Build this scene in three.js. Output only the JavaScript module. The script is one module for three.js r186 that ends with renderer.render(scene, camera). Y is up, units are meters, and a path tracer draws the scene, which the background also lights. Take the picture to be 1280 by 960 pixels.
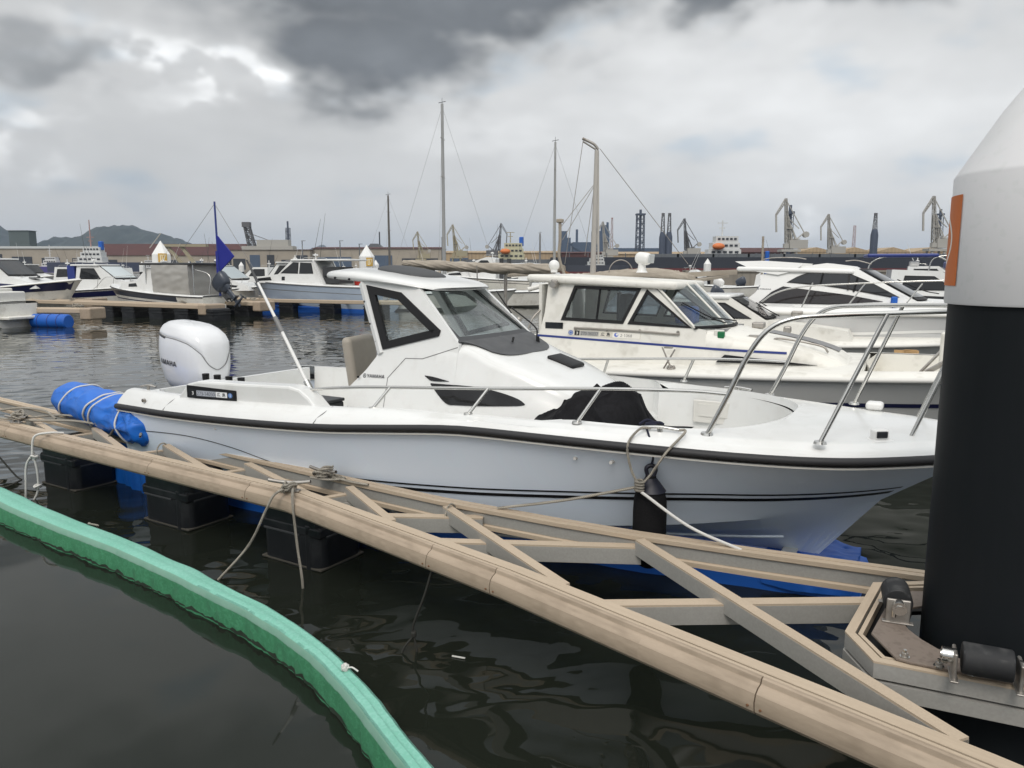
import * as THREE from 'three';
import { mergeGeometries, toCreasedNormals } from 'three/addons/utils/BufferGeometryUtils.js';
import { RoundedBoxGeometry } from 'three/addons/geometries/RoundedBoxGeometry.js';
import { createNoise3D } from 'simplex-noise';

/* ---------- camera, sky, sun, exposure ---------- */
const scene = new THREE.Scene();
const EYE = 2.3, PITCH = Math.atan(143 / 950);
const camera = new THREE.PerspectiveCamera(2 * Math.atan(480 / 950) * 180 / Math.PI, 4 / 3, 0.05, 20000);
camera.position.set(0, EYE, 0);
camera.lookAt(0, EYE - Math.tan(PITCH) * 10, -10);
const renderer = new THREE.WebGLRenderer({ antialias: true });
renderer.toneMapping = THREE.LinearToneMapping;
renderer.toneMappingExposure = 1.0;
renderer.shadowMap.enabled = true;

function rng(seed) { let s = seed >>> 0; return () => { s = (s + 0x6D2B79F5) | 0; let t = Math.imul(s ^ (s >>> 15), 1 | s); t = (t + Math.imul(t ^ (t >>> 7), 61 | t)) ^ t; return ((t ^ (t >>> 14)) >>> 0) / 4294967296; }; }
const n3 = createNoise3D(rng(7)), n3b = createNoise3D(rng(91));
const clamp = (x, a = 0, b = 1) => Math.min(b, Math.max(a, x));
const sstep = (a, b, x) => { const t = clamp((x - a) / (b - a)); return t * t * (3 - 2 * t); };
const lerp = (a, b, t) => a + (b - a) * t;
const fbm = (x, y, z, o = 4, n = n3) => { let s = 0, a = 0.5; for (let i = 0; i < o; i++) { s += a * n(x, y, z); x *= 2.03; y *= 2.03; z *= 2.03; a *= 0.5; } return s; };

// overcast sky with broken dark cumulus: azimuth in degrees right of -z, elevation in degrees
const CLOUDS = [[-10, 15.0, 9.5, 3.6, 1.2], [-3, 18.4, 13, 3.2, 1.1], [-9, 20.5, 15, 5, 1.1], [-35.5, 17.8, 8.5, 2.0, .72], [-30, 12.8, 11, 1.6, .6], [20, 18.3, 8, 1.9, .95], [32, 18.6, 10, 2.2, 1.0], [3.6, 14.6, 3.8, 1.3, .36],
  [-60, 25, 22, 8, .8], [55, 30, 25, 9, .7], [-20, 33, 24, 6, .6], [20, 36, 26, 7, .6], [120, 28, 30, 9, .8], [-140, 30, 34, 9, .5], [170, 22, 20, 6, .5]];
const PUFFS = [[-23, 12.9, 3.0, 1.4, 0.36], [-20.5, 12.2, 2.4, 1.1, 0.3], [-26, 14.8, 4, .9, .14], [-34, 9.0, 3.8, 1.6, 0.26], [-29.5, 5.8, 2.0, 0.9, 0.2], [-2, 9.4, 5, 1.5, 0.1], [22.5, 3.2, 2.0, 0.9, 0.2], [14, 12, 16, 4.5, 0.14], [26, 8, 12, 5, 0.12], [-12, 5.5, 9, 2.2, 0.04]];
{
  const W = 2048, Hh = 1024, d = new Float32Array(W * Hh * 4);
  for (let j = 0; j < Hh; j++) {
    const el = ((j + 0.5) / Hh - 0.5) * Math.PI, ce = Math.cos(el), y = Math.sin(el), elD = el * 180 / Math.PI;
    for (let i = 0; i < W; i++) {
      const th = ((i + 0.5) / W - 0.5) * 2 * Math.PI, dx = ce * Math.cos(th), dz = ce * Math.sin(th);
      const az = Math.atan2(dx, -dz) * 180 / Math.PI;
      let r, g, b;
      if (y < -0.02) { r = 0.3; g = 0.31; b = 0.32; } else {
        const e = Math.max(y, 0), k = 1 / (e + 0.22);
        const px = dx * k, pz = dz * k;
        const warpA = fbm(dx * 5, y * 10, dz * 5, 4), warpB = fbm(dx * 6 + 9, y * 12, dz * 6 + 4, 4, n3b);
        const az2 = az + warpA * 7, el2 = elD + warpB * 2.6;
        let m = 0; for (const c of CLOUDS) { let da = az2 - c[0]; da -= 360 * Math.round(da / 360); const q = (da / c[2]) ** 2 + ((el2 - c[1]) / c[3]) ** 2; if (q < 6) m = Math.max(m, c[4] * Math.exp(-q * 0.9)); }
        let p = 0, soft = 0; for (const c of PUFFS) { let da = az2 - c[0]; da -= 360 * Math.round(da / 360); const q = (da / c[2]) ** 2 + ((el2 - c[1]) / c[3]) ** 2; if (q < 9) { if (c[4] > 0.15) p += c[4] * Math.exp(-q); else soft += c[4] * Math.exp(-q); } }
        const tex = fbm(px * 2.2, 3, pz * 2.2, 5, n3b), tex2 = fbm(dx * 4.2, y * 11, dz * 4.2 + 5, 4), tex3 = fbm(dx * 22, y * 40, dz * 22, 3);
        const tz = clamp(y);
        let L = 0.625 + 0.53 * sstep(0.3, 0.95, tz) + 0.55 * sstep(-0.1, 0.75, dz) * sstep(0.12, 0.45, tz);
        L *= 1 + 0.06 * tex * sstep(0.02, .2, tz) + 0.075 * tex2 * (1 - 0.5 * tz) + 0.015 * tex3;
        L *= 1 + 0.10 * sstep(-20, 25, az) * (1 - tz) - 0.05 * sstep(-12, -35, az) * (1 - tz) * (1 - sstep(0, .2, y) * .5);
        L += soft * (1 + .5 * tex2) + p * 0.95 * (0.25 + 1.1 * sstep(-0.2, 0.22, fbm(dx * 15, y * 26, dz * 15, 4)));
        const dk = clamp(sstep(0.16, 0.92, m + 0.13 * tex2 + 0.02 * tex3 + 0.10 * warpB));
        const gap = sstep(0.1, 0.75, -tex2 + 0.15 * tex) * (1 - dk) * sstep(0.01, 0.1, y);   // thin places where the blue-grey air shows
        const dl = 0.205 + 0.06 * tex2 + 0.012 * tex3 + 0.03 * warpA + 0.25 * sstep(0.35, 0.9, tz);
        r = lerp(L * lerp(1, 0.80, gap), dl * 0.92, dk); g = lerp(L * lerp(1.015, 0.905, gap), dl * 1.0, dk); b = lerp(L * lerp(1.02, 1.0, gap), dl * 1.09, dk);
        const hz = Math.exp(-y / 0.045); // bright, slightly yellowish grey air low down
        r = lerp(r, 0.55, hz * 0.6); g = lerp(g, 0.575, hz * 0.6); b = lerp(b, 0.6, hz * 0.6);
      }
      const o = (j * W + i) * 4; d[o] = r; d[o + 1] = g; d[o + 2] = b; d[o + 3] = 1;
    }
  }
  const t = new THREE.DataTexture(d, W, Hh, THREE.RGBAFormat, THREE.FloatType);
  t.mapping = THREE.EquirectangularReflectionMapping; t.magFilter = THREE.LinearFilter; t.minFilter = THREE.LinearFilter; t.needsUpdate = true;
  scene.background = t; scene.environment = t;
}
scene.fog = new THREE.FogExp2(0xaab9cc, 0.00007);
const sun = new THREE.DirectionalLight(0xfff6ec, 1.35);
sun.position.set(-6, 32, 18); sun.target.position.set(0, 0, -8);
sun.castShadow = true; sun.shadow.radius = 40; sun.shadow.mapSize.set(2048, 2048);
Object.assign(sun.shadow.camera, { left: -60, right: 60, top: 60, bottom: -60, near: 1, far: 200 });
scene.add(sun, sun.target);

/* ---------- naming ---------- */
const used = {};
function numbered(n) { const k = used[n] = (used[n] || 0) + 1; return k === 1 ? n : n + '_' + String(k - 1).padStart(3, '0'); }
function tag(o, label, category, group) { o.userData.label = label; if (category) o.userData.category = category; if (group) o.userData.group = group; return o; }
function thing(name, label, category, pos = [0, 0, 0], turn = 0, group) { const o = new THREE.Group(); o.name = numbered(name); o.position.set(...pos); o.rotation.y = turn; tag(o, label, category, group); scene.add(o); return o; }
function part(name, geo, mat, parent, label) {
  const g = Array.isArray(geo) ? merge(geo) : geo;
  if (mat.userData.metres) metreUV(g);
  const m = new THREE.Mesh(g, mat); m.name = name; m.castShadow = m.receiveShadow = true; if (label) m.userData.label = label; parent.add(m); return m;
}
function solo(name, label, category, geo, mat, group) { const m = part(name, geo, mat, scene); m.name = numbered(name); return tag(m, label, category, group); }
function structure(name, geo, mat) { const m = part(name, geo, mat, scene); m.name = numbered(name); m.userData.kind = 'structure'; return m; }

/* ---------- geometry ---------- */
const V = (x, y, z) => new THREE.Vector3(x, y, z);
const v3 = (a) => a.isVector3 ? a : V(a[0], a[1], a[2]);
function prep(g) { if (g.index) g = g.toNonIndexed(); for (const k of Object.keys(g.attributes)) if (!['position', 'normal', 'uv'].includes(k)) g.deleteAttribute(k); if (!g.attributes.uv) g.setAttribute('uv', new THREE.BufferAttribute(new Float32Array(g.attributes.position.count * 2), 2)); if (!g.attributes.normal) g.computeVertexNormals(); return g; }
function merge(list) { list = list.flat(9).filter(Boolean).map(prep); return list.length === 1 ? list[0] : mergeGeometries(list, false); }
function metreUV(g) {
  const p = g.attributes.position, n = g.attributes.normal, u = new Float32Array(p.count * 2);
  for (let i = 0; i < p.count; i++) {
    const ax = Math.abs(n.getX(i)), ay = Math.abs(n.getY(i)), az = Math.abs(n.getZ(i));
    if (ay >= ax && ay >= az) { u[2 * i] = p.getX(i); u[2 * i + 1] = p.getZ(i); } else if (az >= ax) { u[2 * i] = p.getX(i); u[2 * i + 1] = p.getY(i); } else { u[2 * i] = p.getZ(i); u[2 * i + 1] = p.getY(i); }
  }
  g.setAttribute('uv', new THREE.BufferAttribute(u, 2)); return g;
}
function box(w, h, d, x = 0, y = 0, z = 0, ry = 0, rx = 0, rz = 0) { const g = new THREE.BoxGeometry(w, h, d); g.applyMatrix4(new THREE.Matrix4().makeRotationFromEuler(new THREE.Euler(rx, ry, rz))); return g.translate(x, y, z); }
function rbox(w, h, d, r, x = 0, y = 0, z = 0, ry = 0, rx = 0, rz = 0, seg = 2) { const g = new RoundedBoxGeometry(w, h, d, seg, r); g.applyMatrix4(new THREE.Matrix4().makeRotationFromEuler(new THREE.Euler(rx, ry, rz))); return g.translate(x, y, z); }
function cyl(p, q, r1, r2 = r1, seg = 8, open = false) { p = v3(p); q = v3(q); const d = q.clone().sub(p), L = d.length(); const g = new THREE.CylinderGeometry(r2, r1, L, seg, 1, open); g.applyQuaternion(new THREE.Quaternion().setFromUnitVectors(V(0, 1, 0), d.normalize())); return g.translate((p.x + q.x) / 2, (p.y + q.y) / 2, (p.z + q.z) / 2); }
function tube(pts, r, seg = 40, rad = 6, closed = false, tension = 0.5) { return new THREE.TubeGeometry(new THREE.CatmullRomCurve3(pts.map(v3), closed, 'catmullrom', tension), seg, r, rad, closed); }
function lathe(prof, seg = 20, x = 0, y = 0, z = 0) { return toCreasedNormals(new THREE.LatheGeometry(prof.map(([r, h]) => new THREE.Vector2(r, h)), seg), 0.5).translate(x, y, z); }
function bar(p, q, w, h, up = V(0, 1, 0)) { // box section w (across) x h (along up) from p to q
  p = v3(p); q = v3(q); const d = q.clone().sub(p), L = d.length(); d.normalize(); const s = up.clone().cross(d).normalize(), u = d.clone().cross(s).normalize();
  const g = new THREE.BoxGeometry(w, h, L); g.applyMatrix4(new THREE.Matrix4().makeBasis(s, u, d)); return g.translate((p.x + q.x) / 2, (p.y + q.y) / 2, (p.z + q.z) / 2);
}
// grid of rows of points -> surface; crease angle in radians
function grid(rows, { closeU = false, crease = 0.6, capA = false, capB = false, uA, vA } = {}) {
  const nr = rows.length, nc = rows[0].length, pos = [], uv = [], idx = [];
  rows.forEach((r, i) => r.forEach((p, j) => { p = v3(p); pos.push(p.x, p.y, p.z); uv.push(uA ? uA[j] : j / (nc - 1), vA ? vA[i] : i / (nr - 1)); }));
  for (let i = 0; i < nr - 1; i++) for (let j = 0; j < (closeU ? nc : nc - 1); j++) { const a = i * nc + j, b = i * nc + (j + 1) % nc, c = a + nc, e = b + nc; idx.push(a, b, e, a, e, c); }
  const cap = (r, flip) => { const o = pos.length / 3; let cx = 0, cy = 0, cz = 0; for (const q of rows[r]) { const p = v3(q); cx += p.x; cy += p.y; cz += p.z; } pos.push(cx / nc, cy / nc, cz / nc); uv.push(0, 0); for (let j = 0; j < nc; j++) { const a = r * nc + j, b = r * nc + (j + 1) % nc; flip ? idx.push(o, b, a) : idx.push(o, a, b); } };
  if (capA) cap(0, true); if (capB) cap(nr - 1, false);
  let g = new THREE.BufferGeometry(); g.setAttribute('position', new THREE.Float32BufferAttribute(pos, 3)); g.setAttribute('uv', new THREE.Float32BufferAttribute(uv, 2)); g.setIndex(idx);
  if (crease >= 3) { g.computeVertexNormals(); return g; }
  return toCreasedNormals(g, crease);
}
// profile [[across, up]] swept along a polyline, mitred; across points to the left-hand (camera) side of travel
function sweep(prof, path, { closed = true, crease = 0.5 } = {}) {
  const P = path.map(v3), rows = P.map((p, i) => {
    const a = P[Math.max(0, i - 1)], b = P[Math.min(P.length - 1, i + 1)];
    const d1 = p.clone().sub(a).setY(0).normalize(), d2 = b.clone().sub(p).setY(0).normalize(); const d = d1.clone().add(d2).normalize();
    const n = V(-d.z, 0, d.x); const k = d1.lengthSq() && d2.lengthSq() ? 1 / Math.max(0.5, Math.sqrt((1 + d1.dot(d2)) / 2)) : 1;
    return prof.map(([c, u]) => V(p.x + n.x * c * k, p.y + u, p.z + n.z * c * k));
  });
  const uA = [0]; prof.forEach((q, i) => { if (i) uA.push(uA[i - 1] + Math.hypot(q[0] - prof[i - 1][0], q[1] - prof[i - 1][1])); }); const vA = [0]; P.forEach((q, i) => { if (i) vA.push(vA[i - 1] + q.distanceTo(P[i - 1])); });
  return grid(rows, { closeU: closed, crease, capA: closed, capB: closed, uA, vA });
}
// plane polygon [[x,y]] extruded along z, centred
function plate(pts, depth, holes = [], bevel = 0) {
  const s = new THREE.Shape(pts.map(([x, y]) => new THREE.Vector2(x, y))); for (const h of holes) s.holes.push(new THREE.Path(h.map(([x, y]) => new THREE.Vector2(x, y))));
  const g = new THREE.ExtrudeGeometry(s, { depth: depth - 2 * bevel, bevelEnabled: bevel > 0, bevelSize: bevel, bevelThickness: bevel, bevelSegments: 2, curveSegments: 8 }); return g.translate(0, 0, -depth / 2 + bevel);
}
function map3(g, f) { const p = g.attributes.position; for (let i = 0; i < p.count; i++) { const q = f(p.getX(i), p.getY(i), p.getZ(i)); p.setXYZ(i, q[0], q[1], q[2]); } if (g.index) g = g.toNonIndexed(); g.deleteAttribute('normal'); return toCreasedNormals(g, 0.6); }
function interp(tab, x) { // [[x, y], ...] monotone cubic-ish (smooth) interpolation
  if (x <= tab[0][0]) return tab[0][1]; const n = tab.length; if (x >= tab[n - 1][0]) return tab[n - 1][1];
  let i = 0; while (x > tab[i + 1][0]) i++;
  const [x0, y0] = tab[i], [x1, y1] = tab[i + 1], h = x1 - x0, t = (x - x0) / h;
  const m = (k) => k <= 0 ? (tab[1][1] - tab[0][1]) / (tab[1][0] - tab[0][0]) : k >= n - 1 ? (tab[n - 1][1] - tab[n - 2][1]) / (tab[n - 1][0] - tab[n - 2][0]) : (tab[k + 1][1] - tab[k - 1][1]) / (tab[k + 1][0] - tab[k - 1][0]);
  const a = t * t * t, b = t * t; return (2 * a - 3 * b + 1) * y0 + (a - 2 * b + t) * h * m(i) + (-2 * a + 3 * b) * y1 + (a - b) * h * m(i + 1);
}
const range = (n) => [...Array(n).keys()];
const lin = (a, b, n) => range(n + 1).map((i) => a + (b - a) * i / n);

/* ---------- materials ---------- */
function hash(ix, iy, s) { let h = Math.imul(ix, 374761393) ^ Math.imul(iy, 668265263) ^ Math.imul(s, 2147483647 - 1013); h = Math.imul(h ^ (h >>> 13), 1274126177); return ((h ^ (h >>> 16)) >>> 0) / 4294967296; }
function vn(x, y, per, s) { const ix = Math.floor(x), iy = Math.floor(y), fx = x - ix, fy = y - iy, w = (i) => ((i % per) + per) % per; const u = fx * fx * (3 - 2 * fx), v = fy * fy * (3 - 2 * fy); return lerp(lerp(hash(w(ix), w(iy), s), hash(w(ix + 1), w(iy), s), u), lerp(hash(w(ix), w(iy + 1), s), hash(w(ix + 1), w(iy + 1), s), u), v); }
function tfbm(u, v, per, o, s) { let r = 0, a = 0.5, t = 0; for (let i = 0; i < o; i++) { r += a * vn(u * per, v * per, per, s + i); t += a; a *= 0.5; per *= 2; } return r / t; }
function tex(size, f, srgb, rep = 1) { // f(u, v) -> [r, g, b] 0..1, tileable
  const d = new Uint8Array(size * size * 4); for (let j = 0; j < size; j++) for (let i = 0; i < size; i++) { const c = f(i / size, j / size), o = (j * size + i) * 4; d[o] = clamp(c[0]) * 255; d[o + 1] = clamp(c[1]) * 255; d[o + 2] = clamp(c[2]) * 255; d[o + 3] = 255; }
  const t = new THREE.DataTexture(d, size, size); t.magFilter = THREE.LinearFilter; t.minFilter = THREE.LinearMipmapLinearFilter; t.generateMipmaps = true; t.wrapS = t.wrapT = THREE.RepeatWrapping; t.repeat.set(rep, rep); if (srgb) t.colorSpace = THREE.SRGBColorSpace; t.needsUpdate = true; return t;
}
const lins = (c) => c <= 0.0031308 ? c * 12.92 : 1.055 * Math.pow(c, 1 / 2.4) - 0.055;
const grey = (v) => [v, v, v];
function mat(rgb, rough = 0.5, o = {}) { const { metal = 0, ...rest } = o; const m = new THREE.MeshPhysicalMaterial({ roughness: rough, metalness: metal, ...rest }); m.color.setRGB(...rgb); return m; }
// colour varied by a tileable pattern f(u,v) in 0..1 between two linear colours, tile = metres per repeat
function varied(a, b, f, tile, rough, o = {}, size = 512, bump = 0) {
  const t = tex(size, (u, v) => { const k = f(u, v); return [0, 1, 2].map((i) => lins(lerp(a[i], b[i], k))); }, true, 1 / tile);
  const m = mat([1, 1, 1], rough, { map: t, ...o }); m.userData.metres = true;
  if (bump) { m.bumpMap = tex(size, (u, v) => grey(f(u, v)), false, 1 / tile); m.bumpScale = bump; }
  return m;
}
const gel = varied([0.745, 0.75, 0.735], [0.64, 0.64, 0.61], (u, v) => sstep(0.45, 0.85, tfbm(u, v, 4, 5, 3)) * 0.6 + 0.25 * sstep(0.55, 0.8, tfbm(u, v, 32, 3, 9)), 2.3, 0.25, { clearcoat: 0.5, clearcoatRoughness: 0.15 });
const hullBlue = varied([0.74, 0.82, 0.92], [0.70, 0.775, 0.87], (u, v) => tfbm(u, v, 3, 5, 13), 2.9, 0.5, { clearcoat: 0.1, clearcoatRoughness: 0.3, specularIntensity: 0.4 });
const aged = varied([0.74, 0.725, 0.67], [0.52, 0.50, 0.44], (u, v) => 0.55 * sstep(0.5, 0.85, tfbm(u * 1, v * 1, 6, 5, 21)) + 0.35 * sstep(0.55, 0.8, tfbm(u, v * 0.999, 20, 3, 29)), 2.1, 0.4);
const agedGrey = varied([0.62, 0.62, 0.60], [0.52, 0.52, 0.50], (u, v) => tfbm(u, v, 5, 5, 33), 2.7, 0.35);
const white2 = mat([0.76, 0.76, 0.74], 0.3), offWhite = mat([0.66, 0.65, 0.61], 0.45), cream = mat([0.68, 0.65, 0.56], 0.5);
const black = mat([0.010, 0.010, 0.011], 0.5, { specularIntensity: 0.6 }), rubber = mat([0.02, 0.02, 0.022], 0.6), darkGrey = mat([0.045, 0.047, 0.05], 0.5), midGrey = mat([0.2, 0.2, 0.2], 0.5);
const steel = mat([0.62, 0.61, 0.58], 0.22, { metal: 1 }), dullSteel = varied([0.42, 0.40, 0.37], [0.25, 0.22, 0.19], (u, v) => sstep(0.35, 0.8, tfbm(u, v, 8, 4, 41)), 0.8, 0.45, { metal: 0.8 });
const glass = mat([0.86, 0.90, 0.90], 0.02, { transmission: 1, thickness: 0, ior: 1.5 }), tinted = mat([0.74, 0.78, 0.79], 0.03, { transmission: 1, thickness: 0, ior: 1.5 }), darkGlass = mat([0.018, 0.02, 0.023], 0.06, { ior: 1.5 });
const blackGlass = mat([0.008, 0.008, 0.009], 0.08);
const capNavy = mat([0.007, 0.008, 0.018], 0.5), navy = mat([0.012, 0.015, 0.06], 0.35), stripeBlue = mat([0.03, 0.05, 0.22], 0.4), blueBright = mat([0.010, 0.105, 0.46], 0.5), tarpBlue = varied([0.008, 0.115, 0.52], [0.013, 0.165, 0.63], (u, v) => tfbm(u, v, 9, 5, 51), 0.9, 0.42, {}, 512, 0.004);
const composite = varied([0.50, 0.405, 0.30], [0.42, 0.34, 0.25], (u, v) => 0.45 * tfbm(u, v, 9, 4, 61) + 0.55 * vn(u * 180, v * 180, 180, 67), 1.1, 0.7, {}, 1024, 0.0006);
const grainF = (u, v) => 0.45 * vn(u * 90, v * 3, 90, 62) + 0.3 * vn(u * 30, v * 10, 30, 65) + 0.25 * vn(u * 256, v * 64, 256, 66), extr = (a, b, f) => { const m = varied(a, b, f, 1, 0.62, {}, 1024, 0.0006); m.userData.metres = false; return m; };
const beamMat = extr([0.52, 0.425, 0.315], [0.42, 0.335, 0.245], grainF), compositeDark = extr([0.42, 0.335, 0.25], [0.28, 0.22, 0.16], (u, v) => clamp(0.7 * grainF(u, v) + 0.5 * sstep(.5, .8, vn(u * 8, v * 5, 8, 68)) * vn(u * 60, v * 20, 60, 69)));
const alu = varied([0.40, 0.39, 0.365], [0.32, 0.31, 0.285], (u, v) => 0.5 * tfbm(u, v, 5, 4, 71) + 0.5 * vn(u * 150, v * 150, 150, 73), 1.2, 0.55, { metal: 0.15 }, 1024);
const blackPlastic = varied([0.010, 0.011, 0.013], [0.026, 0.027, 0.029], (u, v) => sstep(0.5, 0.85, tfbm(u, v, 6, 5, 81)), 1.0, 0.4, { specularIntensity: 0.7 });
const ropeMat = varied([0.46, 0.43, 0.37], [0.26, 0.235, 0.19], (u, v) => 0.5 + 0.5 * Math.sin((u + v) * 6.283 * 40), 0.6, 0.9, {}, 256, 0.002), whiteRope = mat([0.6, 0.59, 0.56], 0.85), darkRope = mat([0.01, 0.012, 0.03], 0.9), wetRope = mat([0.02, 0.02, 0.016], 0.8);
const rust = mat([0.18, 0.085, 0.04], 0.85), seatMat = varied([0.43, 0.39, 0.33], [0.33, 0.295, 0.25], (u, v) => tfbm(u, v, 6, 4, 95), 0.8, 0.6), canvasMat = varied([0.46, 0.41, 0.34], [0.28, 0.245, 0.2], (u, v) => tfbm(u, v, 6, 5, 97), 1.2, 0.9, {}, 512, 0.01), clothBlack = varied([0.008, 0.008, 0.009], [0.016, 0.016, 0.018], (u, v) => tfbm(u, v, 30, 3, 99), 0.5, 0.9, { specularIntensity: 0.25 });
const engineGrey = mat([0.045, 0.055, 0.075], 0.3), redMat = mat([0.5, 0.03, 0.02], 0.5), orangeMat = mat([0.62, 0.17, 0.04], 0.5), greenMat = mat([0.01, 0.14, 0.05], 0.4);

/* ---------- lettering ---------- */
function sign(w, h, pxPerM, draw) { const W = Math.min(1024, Math.round(w * pxPerM)), H = Math.min(1024, Math.round(h * pxPerM)); const c = document.createElement('canvas'); c.width = W; c.height = H; const x = c.getContext('2d'); draw(x, W, H); const t = new THREE.CanvasTexture(c); t.colorSpace = THREE.SRGBColorSpace; return t; }
function kanjiHiro(x, X, Y, S) { x.beginPath(); x.moveTo(X + S * .5, Y); x.lineTo(X + S * .5, Y + S * .18); x.moveTo(X + S * .1, Y + S * .2); x.lineTo(X + S * .95, Y + S * .2); x.moveTo(X + S * .16, Y + S * .2); x.lineTo(X + S * .12, Y + S * .65); x.lineTo(X, Y + S); x.moveTo(X + S * .55, Y + S * .35); x.lineTo(X + S * .3, Y + S * .9); x.lineTo(X + S * .9, Y + S * .82); x.moveTo(X + S * .72, Y + S * .6); x.lineTo(X + S * .95, Y + S); x.stroke(); }
function kanjiShima(x, X, Y, S) { x.beginPath(); x.moveTo(X + S * .5, Y); x.lineTo(X + S * .42, Y + S * .1); x.strokeRect(X + S * .22, Y + S * .1, S * .56, S * .3); x.moveTo(X + S * .22, Y + S * .25); x.lineTo(X + S * .78, Y + S * .25); x.moveTo(X + S * .22, Y + S * .4); x.lineTo(X + S * .22, Y + S * .58); x.lineTo(X + S * .92, Y + S * .58); x.lineTo(X + S * .88, Y + S * .95); x.lineTo(X + S * .72, Y + S * .98); x.moveTo(X + S * .22, Y + S * .5); x.lineTo(X + S * .95, Y + S * .5); x.moveTo(X + S * .1, Y + S * .68); x.lineTo(X + S * .1, Y + S * .92); x.lineTo(X + S * .62, Y + S * .92); x.lineTo(X + S * .62, Y + S * .68); x.moveTo(X + S * .36, Y + S * .64); x.lineTo(X + S * .36, Y + S * .92); x.stroke(); }
// decal on a frame: o = centre, r = reading direction, n = facing
function decal(name, w, h, tx, o, r, n, parent, label, rough = 0.4) { o = v3(o); r = v3(r).normalize(); n = v3(n).normalize(); const u = n.clone().cross(r).normalize(); const g = new THREE.PlaneGeometry(w, h); g.applyMatrix4(new THREE.Matrix4().makeBasis(r, u, r.clone().cross(u))); g.translate(o.x, o.y, o.z); const m = new THREE.MeshStandardMaterial({ map: tx, roughness: rough, alphaTest: 0.4, transparent: false }); return part(name, g, m, parent, label); }

/* ---------- water ---------- */
const BOOM = [[-6.6, -8.1], [-5.4, -7.25], [-4.66, -6.68], [-3.9, -6.13], [-3.14, -5.62], [-2.6, -5.22], [-2.04, -4.78], [-1.6, -4.42], [-1.19, -4.0], [-0.92, -3.66], [-0.68, -3.3], [-0.44, -2.92], [-0.2, -2.45], [0.02, -1.95], [0.15, -1.5]];
const boomZ = (x) => interp(BOOM, x);
const waterMat = mat([0.013, 0.0155, 0.0115], 0.03, { ior: 1.33 });
const openWater = mat([0.012, 0.0145, 0.0135], 0.06, { ior: 1.33 });
function swell(x, z) {
  const inside = x < 0.15 && z > boomZ(x) + 0.05 ? 1 : 0;
  const far = sstep(-7.2, -10.5, z + 0.35 * Math.max(0, -x - 2));
  const patch = 0.45 + 0.55 * sstep(-0.25, 0.45, n3(x * 0.55, 2, z * 0.55));
  const calm = (0.0095 * fbm(x * 0.85 + 0.25 * n3(x * 2, 9, z * 2), 1, z * 0.85, 2) + 0.0060 * patch * n3(x * 2.1, 4, z * 3.1) + 0.0024 * patch * patch * fbm(x * 5.5, 6, z * 8.5, 2));
  const gust = 0.55 + 0.45 * sstep(-0.4, 0.5, n3(x * 0.16, 31, z * 0.3)), open = 0.009 * fbm(x * 0.8, 11, z * 1.5, 2) + 0.0115 * gust * fbm(x * 1.5, 12, z * 3.8, 3);
  const glassy = 0.0016 * fbm(x * 1.1, 21, z * 1.1, 2);
  return inside ? glassy : lerp(calm, open, far);
}
{
  const xs = [], zs = []; const X0 = -30, X1 = 16, Z0 = -48, Z1 = 1.5;
  for (let x = X0; x < X1; x += x < -9 || x > 7 ? 0.085 : 0.05) xs.push(x); xs.push(X1);
  for (let z = Z1; z > Z0; z -= z > -8 ? 0.035 : z > -14 ? 0.055 : 0.1) zs.push(z); zs.push(Z0);
  const nx = xs.length, nz = zs.length, p = new Float32Array(nx * nz * 3), idx = new Uint32Array((nx - 1) * (nz - 1) * 6);
  let o = 0; for (const z of zs) for (const x of xs) { const e = Math.min(sstep(X0, X0 + 2, x), sstep(X1, X1 - 2, x), sstep(Z0, Z0 + 3, z)); p[o++] = x; p[o++] = swell(x, z) * e; p[o++] = z; }
  o = 0; for (let j = 0; j < nz - 1; j++) for (let i = 0; i < nx - 1; i++) { const a = j * nx + i, b = a + 1, c = a + nx, d = c + 1; idx[o++] = a; idx[o++] = b; idx[o++] = d; idx[o++] = a; idx[o++] = d; idx[o++] = c; }
  const g = new THREE.BufferGeometry(); g.setAttribute('position', new THREE.BufferAttribute(p, 3)); g.setIndex(new THREE.BufferAttribute(idx, 1)); g.computeVertexNormals();
  structure('harbour_water', g, waterMat);
  const bt = tex(1024, (u, v) => grey(0.55 * tfbm(u, v * 1, 16, 4, 201) + 0.45 * tfbm(u, v, 7, 3, 207)), false, 1 / 9); openWater.bumpMap = bt; openWater.bumpScale = 0.16; openWater.userData.metres = true;
  const s = new THREE.Shape([[-9000, -9000], [9000, -9000], [9000, 9000], [-9000, 9000]].map((q) => new THREE.Vector2(...q)));
  s.holes.push(new THREE.Path([[X0, -Z0], [X1, -Z0], [X1, -Z1], [X0, -Z1]].map((q) => new THREE.Vector2(...q))));
  structure('sea', new THREE.ShapeGeometry(s).rotateX(-Math.PI / 2), openWater);
}

function each(name, list, m, parent, label) { list.flat(3).forEach((g) => part(name, g, m, parent, label)); }
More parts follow.
